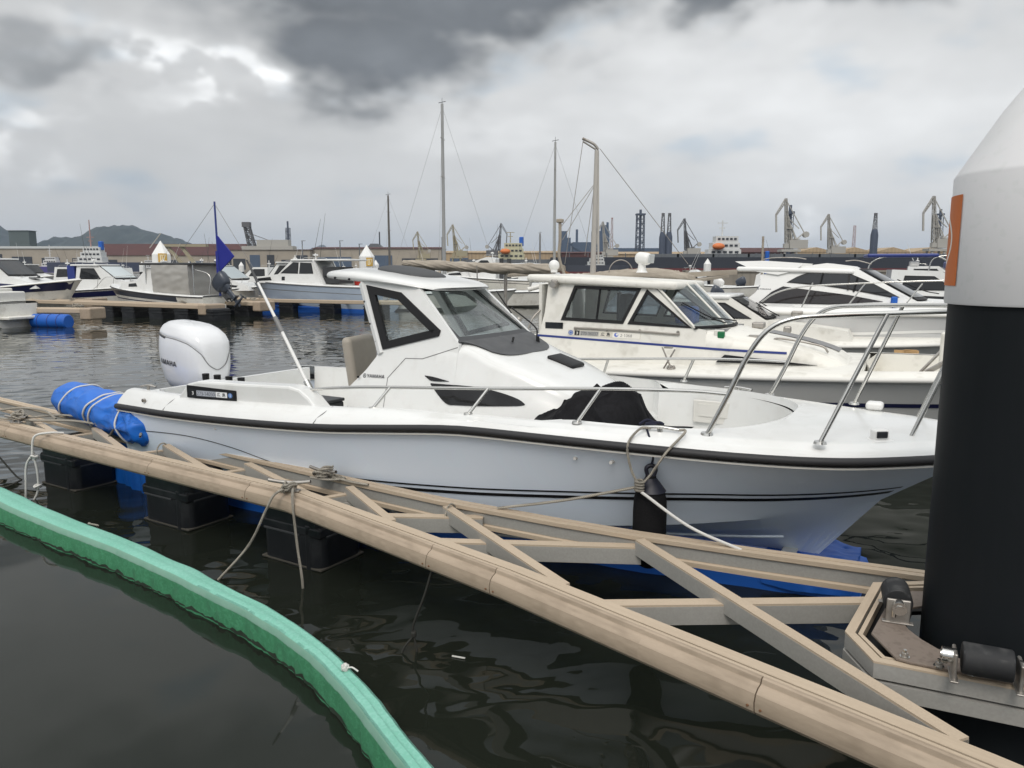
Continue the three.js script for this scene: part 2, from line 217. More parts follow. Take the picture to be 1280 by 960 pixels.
/* ---------- hull builder shared by every boat ---------- */
// o: L, Lc, Lk, w(s), sheer(s), zc(t), hc(t), hk(t), flare
function hullOf(o) {
  const pt = (t, u, side = 1) => { const s = lerp(o.Lc * t, o.L * t, u), fq = o.fq ? o.fq(o.L * t, side) : 1, zs = o.w(o.L * t) * fq, zc = o.zc(t) * fq, p = lerp(1, o.flare || 1.5, sstep(0.45, 1, t)); return V(s, lerp(o.hc(t), o.sheer(o.L * t), u), side * lerp(zc, zs, Math.pow(u, p))); };
  const atH = (t, h, side = 1, off = 0) => { const u = clamp((h - o.hc(t)) / (o.sheer(o.L * t) - o.hc(t)), 0, 1), q = pt(t, u, side); q.z += side * off; return q; };
  const ts = lin(0, 1, 44).map((t) => t < 0.5 ? t : 0.5 + 0.5 * Math.sin((t - 0.5) * Math.PI));
  const skin = (side) => grid(ts.map((t) => [...lin(1, 0, 8).map((u) => pt(t, u, side)), V(lerp(o.Lk, o.Lc, 0.5) * t, lerp(o.hk(t), o.hc(t), 0.5), side * o.zc(t) * 0.52 * (o.fq ? o.fq(o.L * t, side) : 1)), V(o.Lk * t, o.hk(t), 0)]), { crease: 0.35 });
  const tr = [...lin(1, 0, 4).map((u) => pt(0, u, 1)), V(0, o.hk(0), 0), ...lin(0, 1, 4).map((u) => pt(0, u, -1))];
  const transom = plate(tr.map((q) => [-q.z, q.y]), 0.03).applyMatrix4(new THREE.Matrix4().makeBasis(V(0, 0, -1), V(0, 1, 0), V(1, 0, 0))).translate(0.012, 0, 0);
  const ring = (dz = 0, n = 60) => [...lin(0, 1, n).map((t) => pt(Math.sin(t * Math.PI / 2), 1, 1)), ...lin(1, 0, n).slice(1).map((t) => pt(Math.sin(t * Math.PI / 2), 1, -1))];
  const ribbon = (hLo, hHi, side, t0, t1, off = 0.004, n = 50) => grid(lin(t0, t1, n).map((t) => [atH(t, hHi(o.L * t), side, off), atH(t, hLo(o.L * t), side, off)]), { crease: 3.2 });
  return { pt, atH, skin, transom, ring, ribbon };
}
// mirrored plate lying on a leaning cabin side: polygon in (s, h)
function sidePlate(poly, zf, thick, off = 0, holes = [], sides = [1, -1]) { return sides.map((sg) => map3(plate(poly, thick, holes), (x, y, z) => [x, y, sg * (zf(x, y) + off + z)])); }
const inset = (poly, d) => { const c = poly.reduce((a, p) => [a[0] + p[0] / poly.length, a[1] + p[1] / poly.length], [0, 0]); const n = poly.length; // offset edges towards the centre
  return poly.map((p, i) => { const a = poly[(i + n - 1) % n], b = poly[(i + 1) % n]; const nrm = (u, v) => { let x = -(v[1] - u[1]), y = v[0] - u[0]; const l = Math.hypot(x, y); x /= l; y /= l; const m = [(u[0] + v[0]) / 2, (u[1] + v[1]) / 2]; return (c[0] - m[0]) * x + (c[1] - m[1]) * y > 0 ? [x, y] : [-x, -y]; }; const n1 = nrm(a, p), n2 = nrm(p, b); const k = d / Math.max(0.35, 1 + n1[0] * n2[0] + n1[1] * n2[1]); return [p[0] + (n1[0] + n2[0]) * k, p[1] + (n1[1] + n2[1]) * k]; }); };
function yamaha(x, W, H, col, star) { x.clearRect(0, 0, W, H); x.fillStyle = col; x.textAlign = 'left'; x.textBaseline = 'middle'; x.font = `bold ${Math.round(H * 0.8)}px sans-serif`; const st = star ? H * 1.05 : 0; x.save(); x.translate(st, H / 2); const wd = x.measureText('YAMAHA').width; x.scale((W - st) / wd * 0.98, 1); x.fillText('YAMAHA', 0, 0); x.restore(); if (star) { x.strokeStyle = col; x.lineWidth = H * 0.09; x.beginPath(); x.arc(H * 0.45, H * 0.5, H * 0.34, 0, 7); x.stroke(); for (let k = 0; k < 3; k++) { x.beginPath(); x.moveTo(H * .45, H * .5); x.lineTo(H * .45 + Math.cos(k * 2.094 - 1.57) * H * .34, H * .5 + Math.sin(k * 2.094 - 1.57) * H * .34); x.stroke(); } } }
function registration(x, W, H, num, tail) {
  x.fillStyle = '#15171b'; x.fillRect(0, 0, W, H); x.fillStyle = '#c9ccd2'; x.textBaseline = 'middle'; x.textAlign = 'center';
  x.fillStyle = '#0c0d10'; x.fillRect(W * .03, H * .2, W * .13, H * .6); x.fillStyle = '#e8e8e8'; x.font = `bold ${Math.round(H * .55)}px sans-serif`; x.fillText('3', W * .095, H * .53);
  x.fillStyle = '#a9adb6'; x.fillRect(W * .18, H * .17, W * .42, H * .66); x.fillStyle = '#15171b'; x.font = `${Math.round(H * .6)}px sans-serif`; x.save(); x.translate(W * .39, H * .53); const m = x.measureText(num).width; x.scale(W * .4 / m, 1); x.fillText(num, 0, 0); x.restore();
  x.fillStyle = '#e4e5e6'; x.fillRect(W * .61, H * .17, W * .25, H * .66); x.strokeStyle = '#22242a'; x.lineWidth = Math.max(1, H * .05); kanjiHiro(x, W * .64, H * .27, H * .45); kanjiShima(x, W * .75, H * .27, H * .45);
  x.fillStyle = '#5f7fb4'; x.beginPath(); x.arc(W * .925, H * .5, H * .3, 0, 7); x.fill(); x.fillStyle = '#dfe6f2'; x.fillRect(W * .92, H * .32, W * .012, H * .36);
}

/* ---------- outboard motor (a part of its boat; its own pieces are sub-parts) ---------- */
function outboard(parent, pos, sc, body, dark, opts = {}) {
  const o = new THREE.Group(); o.name = 'outboard_motor'; o.position.set(...pos); o.scale.setScalar(sc); if (opts.tilt) o.rotation.z = -opts.tilt; if (opts.steer) o.rotation.y = opts.steer; parent.add(o);
  const rings = [[0, .27, .155, 0], [.02, .325, .20, 0], [.10, .375, .232, -.005], [.24, .41, .25, -.012], [.38, .42, .252, -.015], [.48, .41, .243, -.02], [.555, .38, .222, -.03], [.61, .325, .185, -.045], [.645, .25, .138, -.055], [.662, .15, .08, -.06], [.668, .015, .008, -.06]];
  const P = (k, a) => { const [y, l, wd, x] = rings[k]; const c = Math.cos(a), s = Math.sin(a), e = 0.72; return V(x + Math.sign(c) * Math.pow(Math.abs(c), e) * l - Math.max(0, -c) * .02 * k * .2, y - 0.10 * c * l * (k / 10) * (y > .5 ? 1 : .6), Math.sign(s) * Math.pow(Math.abs(s), e) * wd); };
  const rows = rings.map((_, k) => range(40).map((i) => P(k, i / 40 * Math.PI * 2)));
  part('cowling', grid(rows, { closeU: true, crease: 3.2 }), body, o);
  // top cover: raised shell over the crown whose edge dives from the high stern down to a point at the front
  const Pf = (k, a, f = 1) => { const i = Math.min(9, Math.floor(k)), q = P(i, a).lerp(P(i + 1, a), k - i); q.x *= f; q.z *= f; q.y += (f - 1) * .3; return q; };
  if (!opts.simple) {
    const kl = (a) => interp([[0, 2.9], [14, 3.3], [32, 4.2], [60, 5.1], [105, 5.7], [150, 6.05], [180, 6.15]], Math.abs(Math.atan2(Math.sin(a), Math.cos(a))) * 180 / Math.PI), an = lin(0, Math.PI * 2, 72);
    part('top_cover', grid([0, .02, .08, ...lin(.16, 1, 14)].map((t) => an.map((a) => { const k = lerp(kl(a), 10, t), rib = t > .1 && t < .9 ? .006 * Math.exp(-(((Math.abs(Math.atan2(Math.sin(a), Math.cos(a))) - .62) / .10) ** 2)) : 0; return Pf(k, a, (t === 0 ? .985 : t < .05 ? 1.018 : 1.026) + rib); })), { crease: .7 }), body, o);
    each('cover_seam', [tube(lin(-2.9, 2.9, 70).map((a) => Pf(kl(a) - .05, a, 1.004)), .0045, 120, 5)], midGrey, o);
    each('air_vent', [1, -1].map((sg) => tube(lin(1.75, 2.75, 14).map((a) => Pf(kl(a) - .16, a * sg, 1.0)), .012, 30, 6)), darkGrey, o);
    part('latch', cyl([.385, .36, .055], [.402, .36, .06], .014, .012, 12), dullSteel, o);
    const t = sign(.4, .085, 1200, (x, W, H) => yamaha(x, W, H, '#2b2d33')), tg = new THREE.PlaneGeometry(.40, .085, 24, 4), tp = tg.attributes.position; // lettering wrapped on the flank
    for (let i = 0; i < tp.count; i++) { const x = tp.getX(i) - .115, y = tp.getY(i) + .275 - .06 * tp.getX(i), k = y < .24 ? 2 + (y - .10) / .14 : 3 + (y - .24) / .14, r0 = rings[Math.floor(k)], r1 = rings[Math.floor(k) + 1], f = k - Math.floor(k), l = lerp(r0[1], r1[1], f), wd = lerp(r0[2], r1[2], f); tp.setXYZ(i, x, y, wd * Math.pow(Math.max(0, 1 - Math.pow(Math.abs(x / l), 2.78)), 1 / 2.78) + .005); }
    tg.computeVertexNormals(); part('lettering', tg, new THREE.MeshStandardMaterial({ map: t, roughness: .4, alphaTest: .4 }), o);
  }
  part('lower_pan', grid([[0, .27, .165], [-.05, .25, .15], [-.13, .19, .11], [-.2, .15, .085]].map(([y, l, wd], k) => range(28).map((i) => { const a = i / 28 * Math.PI * 2, c = Math.cos(a), s = Math.sin(a); return V(Math.sign(c) * Math.pow(Math.abs(c), .72) * l - (k * .02), y, Math.sign(s) * Math.pow(Math.abs(s), .72) * wd); })), { closeU: true, crease: .8 }), body, o);
  part('midsection', [rbox(.2, .55, .12, .04, -.06, -.42, 0), rbox(.34, .03, .2, .012, -.12, -.7, 0)], body, o);
  part('bracket', [box(.1, .34, .3, .17, -.32, 0), box(.05, .4, .05, .22, -.4, .12), box(.05, .4, .05, .22, -.4, -.12)], dark, o);
  part('gearcase', [grid(lin(0, 1, 10).map((t) => range(14).map((i) => { const a = i / 14 * 6.2832, r = .07 * Math.pow(Math.sin(Math.PI * (t * .9 + .05)), .6); return V(-.36 + .55 * t, -.92 + Math.cos(a) * r, Math.sin(a) * r); })), { closeU: true, crease: 3.2 }), box(.16, .24, .03, -.05, -.8, 0), box(.12, .16, .02, -.06, -1.03, 0)], body, o);
  part('propeller', [cyl([-.38, -.92, 0], [-.5, -.92, 0], .045, .035, 12), ...[0, 1, 2].map((k) => rbox(.03, .17, .1, .012, -.44, .1, 0, 0, 0).rotateX(k * 2.094).translate(0, -.92, 0))], dark, o);
  return o;
}

/* ---------- main boat ---------- */
const MB = thing('motorboat', 'nearest white cabin motorboat with big white outboard, moored behind the beige finger beams', 'boat', [-3.32, 0, -8.61], -30.8 * Math.PI / 180);
const toWorld = (p) => v3(p).applyAxisAngle(V(0, 1, 0), MB.rotation.y).add(MB.position);
{
  const L = 7.5, fq = (s, q) => q > 0 ? 1 : 1 - .2 * sstep(3.8, 6, s);
  const w = (s) => { const t = clamp(s / L); return 1.4 * Math.pow(Math.max(0, 1 - Math.pow(clamp((t - .29) / .71), 3.6)), 1 / 1.7) * (1 - .1 * Math.pow(clamp(1 - t / .3), 2)); };
  const sheer = (s) => interp([[0, .945], [.32, .955], [.85, .967], [1.97, 1.012], [2.89, 1.062], [3.6, 1.129], [4.04, 1.172], [4.31, 1.188], [4.8, 1.19], [5.56, 1.181], [6.1, 1.167], [6.65, 1.158], [7.05, 1.168], [7.5, 1.175]], s);
  const H = hullOf({ L, Lc: 6.85, Lk: 6.47, w, fq: (s, q) => fq(s, q), sheer, zc: (t) => 1.17 * Math.pow(Math.max(0, 1 - Math.pow(clamp((t - .35) / .65), 3.2)), .75), hc: (t) => interp([[0, .36], [.5, .42], [.747, .52], [.87, .61], [1, .72]], t), hk: (t) => interp([[0, .19], [.85, .2], [1, .25]], t), flare: 1.5 });
  part('hull', [H.skin(1), H.skin(-1), H.transom], hullBlue, MB);
  const st = (s) => interp([[2.3, .625], [3.1, .61], [4.33, .68], [5.3, .765], [6.1, .825], [6.6, .84], [7.25, .86]], s);
  each('hull_stripe', [1, -1].flatMap((q) => [H.ribbon((s) => st(s) + .012, (s) => st(s) + .026, q, .32, .985), H.ribbon((s) => st(s) - .038, (s) => st(s) - .012, q, .32, .985)]), black, MB);
  const kn = (s) => interp([[.1, .70], [.6, .745], [1.22, .77], [1.79, .735], [2.25, .665], [2.6, .615]], s);
  each('hull_crease', [1, -1].map((q) => H.ribbon((s) => kn(s) - .004, (s) => kn(s) + .004, q, .01, .35)), darkGrey, MB);
  each('spray_rail', [1, -1].map((q) => tube(lin(.45, .93, 14).map((t) => { const p = H.pt(t, 0, q); return V(p.x * .985, lerp(p.y, .26, .55) + .004, p.z * .655); }), .010, 40, 6)), hullBlue, MB);
  each('drain_fitting', [cyl([1.0, .62, 1.14], [1.0, .62, 1.19], .018, .018, 10), cyl([5.1, 1.06, 1.19], [5.1, 1.06, 1.26], .012, .012, 8), cyl([5.35, 1.06, 1.17], [5.35, 1.06, 1.24], .012, .012, 8), cyl([1.6, .9, 1.3], [1.6, .9, 1.36], .01, .01, 8)], whiteRope, MB);
  part('rub_rail', sweep([[-.02, -.03], [.028, -.024], [.042, 0], [.028, .024], [-.02, .03]], H.ring(), { crease: 1.2 }), rubber, MB);
  part('rail_trim', sweep([[-.02, -.048], [.016, -.046], [.018, -.034], [-.02, -.031]], H.ring(), { crease: .9 }), offWhite, MB);
  // deck moulding, one ring open to the cockpit, the side decks and the bow well
  const rise = (s) => interp([[0, .158], [2.8, .145], [3.5, .128], [4.2, .082], [5.7, .09], [7.5, .092]], s);
  const zi = (s, q = 1) => { const a = Math.max(0, w(s) * fq(s, q) - .17); if (s < 4.9) return s < 2.5 ? w(s) - .2 : a; if (s >= 6.24) return 0; return Math.min(a, (q > 0 ? 1.06 : .90) * Math.pow(Math.max(0, 1 - Math.pow((s - 4.9) / 1.34, 3.2)), .5)); };
  const top = (s) => sheer(s) + rise(s), crown = (s, z) => top(s) + .03 * sstep(5.4, 6.6, s) * (1 - (z / Math.max(.05, w(s))) ** 2);
  const ss = [...lin(0, 5, 50), ...lin(5.02, 6.2, 40), ...lin(6.205, 6.24, 8), ...lin(6.26, 7.5, 44).map((s) => s)];
  const cz = (v) => Math.max(0, v);
  for (const q of [1, -1]) part('deck', grid(ss.map((s) => { const W = w(s) * fq(s, q), h = sheer(s), r = rise(s), e = Math.max(zi(s, q), 0); const inn = Math.max(e, 0);
    return [[W + .006, h + .025], [cz(W - .02), h + .05 + r * .1], [cz(W - .07), h + r * .72], [cz(W - .11), h + r * .93], [cz(W - .16), h + r]].map(([z, y]) => V(s, y, q * Math.max(z, inn))).concat([.5, .85, 1].map((t) => { const z = lerp(Math.max(cz(W - .16), inn), inn, t); return V(s, crown(s, z) + (s > 4.9 && zi(s, q) > 0 ? (t === 1 ? -.045 : t === .85 ? .008 : 0) : 0), q * z); })); }), { crease: .9 }), gel, MB);
  const fl = (s) => s < 2.72 ? .62 : s < 4.92 ? .98 : .82;
  const si = [...lin(.35, 2.71, 20), ...lin(2.73, 4.9, 20), ...lin(4.93, 6.24, 50)];
  part('inner_liner', [...[1, -1].map((q) => grid(si.map((s) => [V(s, top(s) - (s > 4.92 ? .042 : .001), q * zi(s, q)), V(s, top(s) - .06, q * zi(s, q)), V(s, fl(s), q * Math.max(0, zi(s, q) - .03))]), { crease: .7 })), grid(si.map((s) => [V(s, fl(s), zi(s)), V(s, fl(s), -zi(s, -1))])), box(.06, .5, 2.0, .34, .86, 0), box(.34, .05, 1.9, .17, 1.03, 0)], gel, MB);
  part('well_locker', [rbox(.36, .2, .02, .008, 5.42, 1.06, -.845), box(.26, .11, .012, 5.42, 1.075, -.833)], offWhite, MB);
  // raised stern quarters
  const fair = [[.93, 1.06], [1.02, 1.15], [1.11, 1.235], [1.25, 1.268], [1.8, 1.285], [2.42, 1.312], [2.54, 1.292], [2.64, 1.235], [2.76, 1.14]];
  each('stern_quarter', [1, -1].map((q) => plate(fair, .17, [], .02).translate(0, 0, q * 1.165)), gel, MB);
  each('seam', [...[.86, 2.86].map((s) => tube([[s, sheer(s) + .03, w(s) + .008], [s + .015, sheer(s) + .07, w(s) - .028], [s + .05, sheer(s) + rise(s) * .75, w(s) - .068], [s + .07, sheer(s) + rise(s) + .003, w(s) - .15]], .004, 12, 4)), ...[[[3.03, 1.04], [3.035, 1.38]], [[3.035, 1.38], [3.2, 1.555]], [[3.2, 1.555], [3.38, 1.562]], [[3.38, 1.562], [3.72, 1.672]]].map(([p, q]) => cyl([p[0], p[1], .5 + (2.15 - p[1]) * .25], [q[0], q[1], .5 + (2.15 - q[1]) * .25], .0035, .0035, 5))], midGrey, MB);
  each('rod_holder', [[.95, .93], [1.12, .93], [1.3, .94], [1.47, .94]].map(([s, z]) => cyl([s, 1.2, z], [s, 1.3, z], .03, .034, 12)), black, MB);
  const tx = sign(.66, .105, 1200, (x, W, h2) => registration(x, W, h2, '273-14050')); part('plate_surround', rbox(.68, .115, .01, .03, 1.44, 1.185, 1.254), black, MB); decal('registration_plate', .62, .075, tx, [1.44, 1.185, 1.2605], [1, .03, 0], [0, 0, 1], MB);
  // cabin
  const zf = (x, y) => .5 + (2.15 - y) * .25;
  const T = (s) => interp([[3.5, 1.70], [3.75, 1.69], [4.05, 1.575], [4.37, 1.47], [4.67, 1.34], [4.95, 1.17], [5.1, 1.04], [5.16, .97]], s), A = (s) => interp([[3.5, .62], [3.75, .61], [4.05, .6], [4.37, .56], [4.67, .48], [4.95, .33], [5.1, .16], [5.16, .08]], s), Bb = (s) => interp([[3.5, .79], [3.75, .79], [4.05, .78], [4.37, .73], [4.67, .63], [4.95, .46], [5.1, .26], [5.16, .12]], s);
  const side = (s, y) => { if (s < 3.55) return zf(s, y); const fl0 = s < 3.745 ? zf(s, y) : 0; const k = clamp((y - .95) / (T(s) - .07 - .95)); return Math.max(fl0, lerp(Bb(s), A(s), k) + .012 * Math.sin(k * Math.PI) * sstep(3.55, 4, s)); };
  const sec = (s) => { const h = T(s), r = []; for (const q of [1, -1]) { const c = []; for (const k of lin(0, 1, 6)) { const y = lerp(.95, h - .07, k); c.push(V(s, y, q * side(s, y))); } c.push(V(s, h - .035, q * (A(s) - .012)), V(s, h - .008, q * (A(s) - .045)), V(s, h + .008, q * (A(s) - .1)), V(s, h + .022, q * A(s) * .5), V(s, h + .03, 0)); r.push(q === 1 ? c : c.reverse().slice(1)); } return r.flat(); };
  part('cabin_trunk', grid(lin(3.52, 5.16, 40).map(sec), { crease: 1.0 }), gel, MB);
  const win = [[2.655, 2.165], [3.06, 2.105], [3.53, 1.80], [3.52, 1.755], [2.945, 1.615]];
  const wall = [[2.62, .95], [2.62, 1.28], [2.78, 1.43], [2.905, 1.585], [2.575, 2.2], [3.22, 2.17], [3.73, 1.695], [3.73, .95]];
  each('cabin_side', sidePlate(wall, zf, .035, -.018, [inset(win, .02)]), gel, MB);
  each('side_window', sidePlate(inset(win, .015), zf, .006, -.02), glass, MB);
  each('window_frame', sidePlate(win, zf, .03, -.004, [inset(win, .065)]), black, MB);
  each('cabin_rear_post', [1, -1].map((q) => bar([2.60, 2.18, q * .49], [2.93, 1.58, q * .64], .05, .05)), gel, MB);
  each('snap_button', [1, -1].flatMap((q) => [[2.05, 2.235, .375], [2.25, 2.225, .462], [2.48, 2.215, .525], [2.67, 2.02, .54], [2.77, 1.83, .585], [2.86, 1.68, .62], [2.72, 1.37, .71], [2.64, 1.1, .775]].map(([s, h, z]) => cyl([s, h, q * z], [s, h, q * (z + .014)], .011, .009, 8))), black, MB);
  const ws = (u, v, d = 0) => { const zb = lerp(.494, .604, v), z = lerp(-zb, zb, u), b = .045 * (1 - (z / zb) ** 2); return V(lerp(3.11, 3.715, v) + b + d * .62, lerp(2.145, 1.695, v) + d * .78, z); };
  const wsp = (u0, u1, v0, v1, d0, d1) => { const g = (d) => lin(v0, v1, 8).map((v) => lin(u0, u1, 16).map((u) => ws(u, v, d))); return [grid(g(d1), { crease: 3.2 }), grid(g(d0), { crease: 3.2 })]; };
  part('windscreen', wsp(.03, .97, .04, .95, -.004, .004), glass, MB);
  part('windscreen_frame', [...wsp(0, .06, 0, 1, -.01, .012), ...wsp(.94, 1, 0, 1, -.01, .012), ...wsp(.06, .94, 0, .06, -.01, .012), ...wsp(.06, .94, .9, 1, -.01, .012)], darkGrey, MB);
  part('screen_panel', grid(lin(0, 1, 10).map((v) => lin(-1, 1, 20).map((u) => { const z = u * lerp(.6, .52, v), s0 = 3.715 + .045 * (1 - u * u), s1 = 3.78 + .30 * Math.sqrt(Math.max(0, 1 - u ** 4)), s = lerp(s0, s1, v); return V(s, T(s) + .034 - .012 * u * u - .012 * Math.max(0, Math.abs(u) - .8) * 5 * .2, z); })), { crease: 3.2 }), varied([.05, .052, .055], [.085, .087, .09], (u, v) => tfbm(u, v, 12, 4, 121), .7, .55), MB);
  each('wiper', [tube([[3.92, 1.69, -.35], [3.86, 1.78, -.42], [3.6, 1.95, -.43]], .008, 16, 5), tube([[3.62, 1.90, -.40], [3.44, 2.1, -.43]], .007, 10, 5), cyl([3.93, 1.62, -.35], [3.93, 1.7, -.35], .02, .015, 8), tube([[3.9, 1.68, .05], [3.9, 1.72, .03]], .01, 6, 5)], black, MB);
  part('dashboard', [box(.5, .05, 1.05, 3.5, 1.55, 0), rbox(.2, .07, .35, .03, 3.5, 1.6, -.22), rbox(.12, .1, .12, .02, 3.35, 1.62, .2)], midGrey, MB);
  each('dash_clutter', [rbox(.1, .05, .32, .02, 3.6, 1.60, .12), rbox(.12, .06, .1, .03, 3.55, 1.61, .33)], mat([.35, .09, .06], .7), MB); each('white_sheet', [rbox(.22, .05, .3, .02, 3.62, 1.605, -.25, .3), rbox(.15, .07, .12, .03, 3.52, 1.61, -.1, .6)], white2, MB);
  part('roof', grid([[1.95, .18, 2.272, 2.240], [1.985, .30, 2.282, 2.228], [2.08, .40, 2.296, 2.21], [2.27, .475, 2.314, 2.195], [2.5, .52, 2.31, 2.18], [2.8, .54, 2.275, 2.165], [3.02, .545, 2.24, 2.15], [3.2, .53, 2.20, 2.135], [3.3, .49, 2.17, 2.125], [3.345, .44, 2.145, 2.12]].map(([s, a, t, b]) => { const r = []; for (const i of range(28)) { const an = i / 28 * Math.PI * 2, c = Math.cos(an), sn = Math.sin(an), z = Math.sign(c) * Math.pow(Math.abs(c), .55) * a, m = lerp(b, t, .35); r.push(V(s - .08 * (1 - (z / a) ** 2) * sstep(2.4, 1.95, s) + .09 * (1 - (z / a) ** 2) * (s > 3.1 ? 1 : 0), sn > 0 ? m + Math.pow(sn, .75) * (t - m) : m + sn * (m - b), z)); } return r; }), { closeU: true, crease: 1.1, capA: true, capB: true }), gel, MB);
  part('roof_hatch', map3(new THREE.SphereGeometry(1, 40, 20), (x, y, z) => { const sg = Math.sign(x) * Math.pow(Math.abs(x), .7) * .31, zz = Math.sign(z) * Math.pow(Math.abs(z), .7) * .25, s0 = 2.80 + sg; return [s0, interp([[2.2, 2.312], [2.5, 2.31], [2.8, 2.275], [3.02, 2.24], [3.2, 2.2]], s0) + .002 + y * .045 - .12 * zz * zz, zz + .03]; }), darkGrey, MB);
  for (const q of [1, -1]) { const d9 = .10, up = (s) => interp([[3.60, 1.372], [3.85, 1.374], [4.06, 1.368], [4.26, 1.337], [4.41, 1.294], [4.46, 1.262]], s + d9), dn = (s) => interp([[3.60, 1.362], [3.70, 1.275], [3.78, 1.222], [3.84, 1.214], [4.40, 1.246], [4.46, 1.256]], s + d9), pane = (a, b, f0, f1, off) => grid(lin(a, b, 30).map((s) => lin(0, 1, 4).map((k) => { const y = lerp(f0(s), f1(s), k); return V(s, y, q * (side(s, y) + off)); })), { crease: 3.2 });
    part('low_window', pane(3.5, 4.36, dn, up, .007), blackGlass, MB); part('low_window', pane(3.43, 3.68, (s) => interp([[3.53, 1.425], [3.6, 1.392], [3.78, 1.397]], s + d9), (s) => interp([[3.53, 1.43], [3.62, 1.424], [3.78, 1.4]], s + d9), .007), blackGlass, MB); }
  part('deck_hatch', map3(rbox(.23, .035, .25, .02, 0, 0, 0), (x, y, z) => { const s = 4.33 + x; return [s, T(s) + .04 + y, z - .13 - .15 * x]; }), black, MB);
  const yt = sign(.27, .05, 2000, (x, W, h2) => yamaha(x, W, h2, '#33353b', true)); decal('lettering', .25, .05, yt, [2.88, 1.385, zf(0, 1.385) + .003], [1, .02, 0], [0, .243, .97], MB);
  // helm seat, locker, cockpit gear
  const seat = new THREE.Group(); seat.name = 'helm_seat'; seat.position.set(2.12, .62, -.02); seat.rotation.y = .25; MB.add(seat);
  part('backrest', map3(rbox(.12, .54, .52, .055, 0, .76, 0, 0, 0, 0, 4), (x, y, z) => [x - .12 * (y - .72) - .05 * Math.cos(z * 6), y, z * (1 + .12 * (y - .72))]), seatMat, seat); part('cushion', rbox(.42, .12, .44, .05, .18, .44, 0, 0, 0, 0, 3), seatMat, seat); part('pedestal', cyl([.15, 0, 0], [.15, .4, 0], .05, .05, 14), dullSteel, seat);
  part('cockpit_locker', [rbox(.85, .5, .35, .04, 1.9, .87, -.86), rbox(.4, .62, .3, .06, 2.45, .95, -.84), rbox(.22, .12, .02, .005, 2.35, 1.12, -.685)], gel, MB);
  part('tackle_box', [rbox(.28, .16, .2, .02, 2.28, 1.03, .68), rbox(.29, .03, .21, .01, 2.28, 1.125, .68)], darkGrey, MB);
  part('cockpit_bench', [box(.9, .42, .3, 1.5, .84, .6)], gel, MB);
  // antenna leaning aft in its holder
  const an = new THREE.Group(); an.name = 'antenna'; MB.add(an); const a0 = V(2.52, 1.13, 1.0), a1 = V(1.655, 2.385, .96), al = (t) => a0.clone().lerp(a1, t);
  part('holder', cyl(al(-.02), al(.17), .03, .027, 14), steel, an); part('lower_rod', cyl(al(.17), al(.5), .016, .015, 12), white2, an); part('joint', cyl(al(.5), al(.60), .022, .02, 12), midGrey, an); part('upper_rod', cyl(al(.60), al(.84), .014, .012, 10), white2, an); part('tip', cyl(al(.84), al(1), .014, .008, 10), darkGrey, an);
  // rails
  const r0 = .0125, zr = (s) => Math.max(0, w(s) - .15);
  const hi = [[5.9, 1.255, .99], [6.02, 1.52, .985], [6.13, 1.78, .97], [6.24, 1.94, .95], [6.38, 2.01, .9], [6.6, 2.03, .81], [6.9, 2.045, .66], [7.15, 2.055, .48], [7.38, 2.06, .2]];
  part('bow_pulpit', tube([...hi, [7.42, 2.06, 0], ...hi.slice().reverse().map(([s, h, z]) => [s, h, -z * fq(s, -1)])], .0165, 160, 8), steel, MB);
  for (const sd of [1, -1]) { const q = sd > 0 ? 1 : -.96, q2 = sd > 0 ? 1 : -.8;
    part('side_rail', tube([[2.36, 1.16, 1.2 * q], [2.40, 1.24, 1.16 * q], [2.52, 1.29, 1.13 * q], [2.93, 1.345, 1.12 * q], [3.41, 1.385, 1.12 * q], [4.31, 1.445, 1.1 * q], [5.19, 1.505, 1.04 * q], [5.75, 1.53, .99 * q], [6.02, 1.53, .985 * q]], r0, 60, 7), steel, MB);
    for (const [b, t] of [[[3.33, 1.225, 1.23], [3.42, 1.386, 1.12]], [[4.22, 1.265, 1.215], [4.32, 1.445, 1.1]], [[5.06, 1.278, 1.15], [5.18, 1.504, 1.04]]]) part('stanchion', [cyl([b[0], b[1], b[2] * q], [t[0], t[1], t[2] * q], r0, r0, 8), cyl([b[0], b[1] - .004, b[2] * q], [b[0], b[1] + .012, b[2] * q], .035, .03, 12)], steel, MB);
    for (const [b, t] of [[[6.56, 1.262, .88], [6.86, 2.04, .69]], [[7.02, 1.255, .40], [7.3, 2.055, .3]]]) part('stanchion', [cyl([b[0], b[1], b[2] * q2], [t[0], t[1], t[2] * q2], .0135, .0135, 8), cyl([b[0], b[1] - .004, b[2] * q2], [b[0], b[1] + .012, b[2] * q2], .04, .034, 12)], steel, MB);
    part('rail_foot', cyl([5.9, 1.25, .99 * q2], [5.9, 1.275, .99 * q2], .045, .038, 12), steel, MB);
    part('deck_cleat', [cyl([5.62, 1.25, 1.08 * q2], [5.62, 1.29, 1.08 * q2], .02), tube([[5.5, 1.285, 1.1 * q2], [5.62, 1.295, 1.08 * q2], [5.74, 1.285, 1.06 * q2]], .012, 14, 6)], steel, MB);
  }
  const nl = new THREE.Group(); nl.name = 'navigation_light'; nl.position.set(6.86, 1.235, .56); nl.rotation.y = .62; MB.add(nl);
  part('housing', [rbox(.14, .025, .10, .01, 0, .012, 0), rbox(.10, .07, .06, .015, 0, .05, -.01)], white2, nl); part('lens', rbox(.07, .042, .02, .006, 0, .055, .018), darkGlass, nl);
  part('bow_vent', rbox(.12, .06, .12, .025, 6.72, 1.285, -.56), white2, MB);
  each('stern_fitting', [cyl([.5, 1.05, 1.29], [.5, 1.05, 1.315], .02, .018, 10), cyl([.28, 1.09, 1.1], [.28, 1.15, 1.1], .015), tube([[.2, 1.14, 1.13], [.28, 1.155, 1.1], [.36, 1.14, 1.07]], .01, 10, 5)], dullSteel, MB);
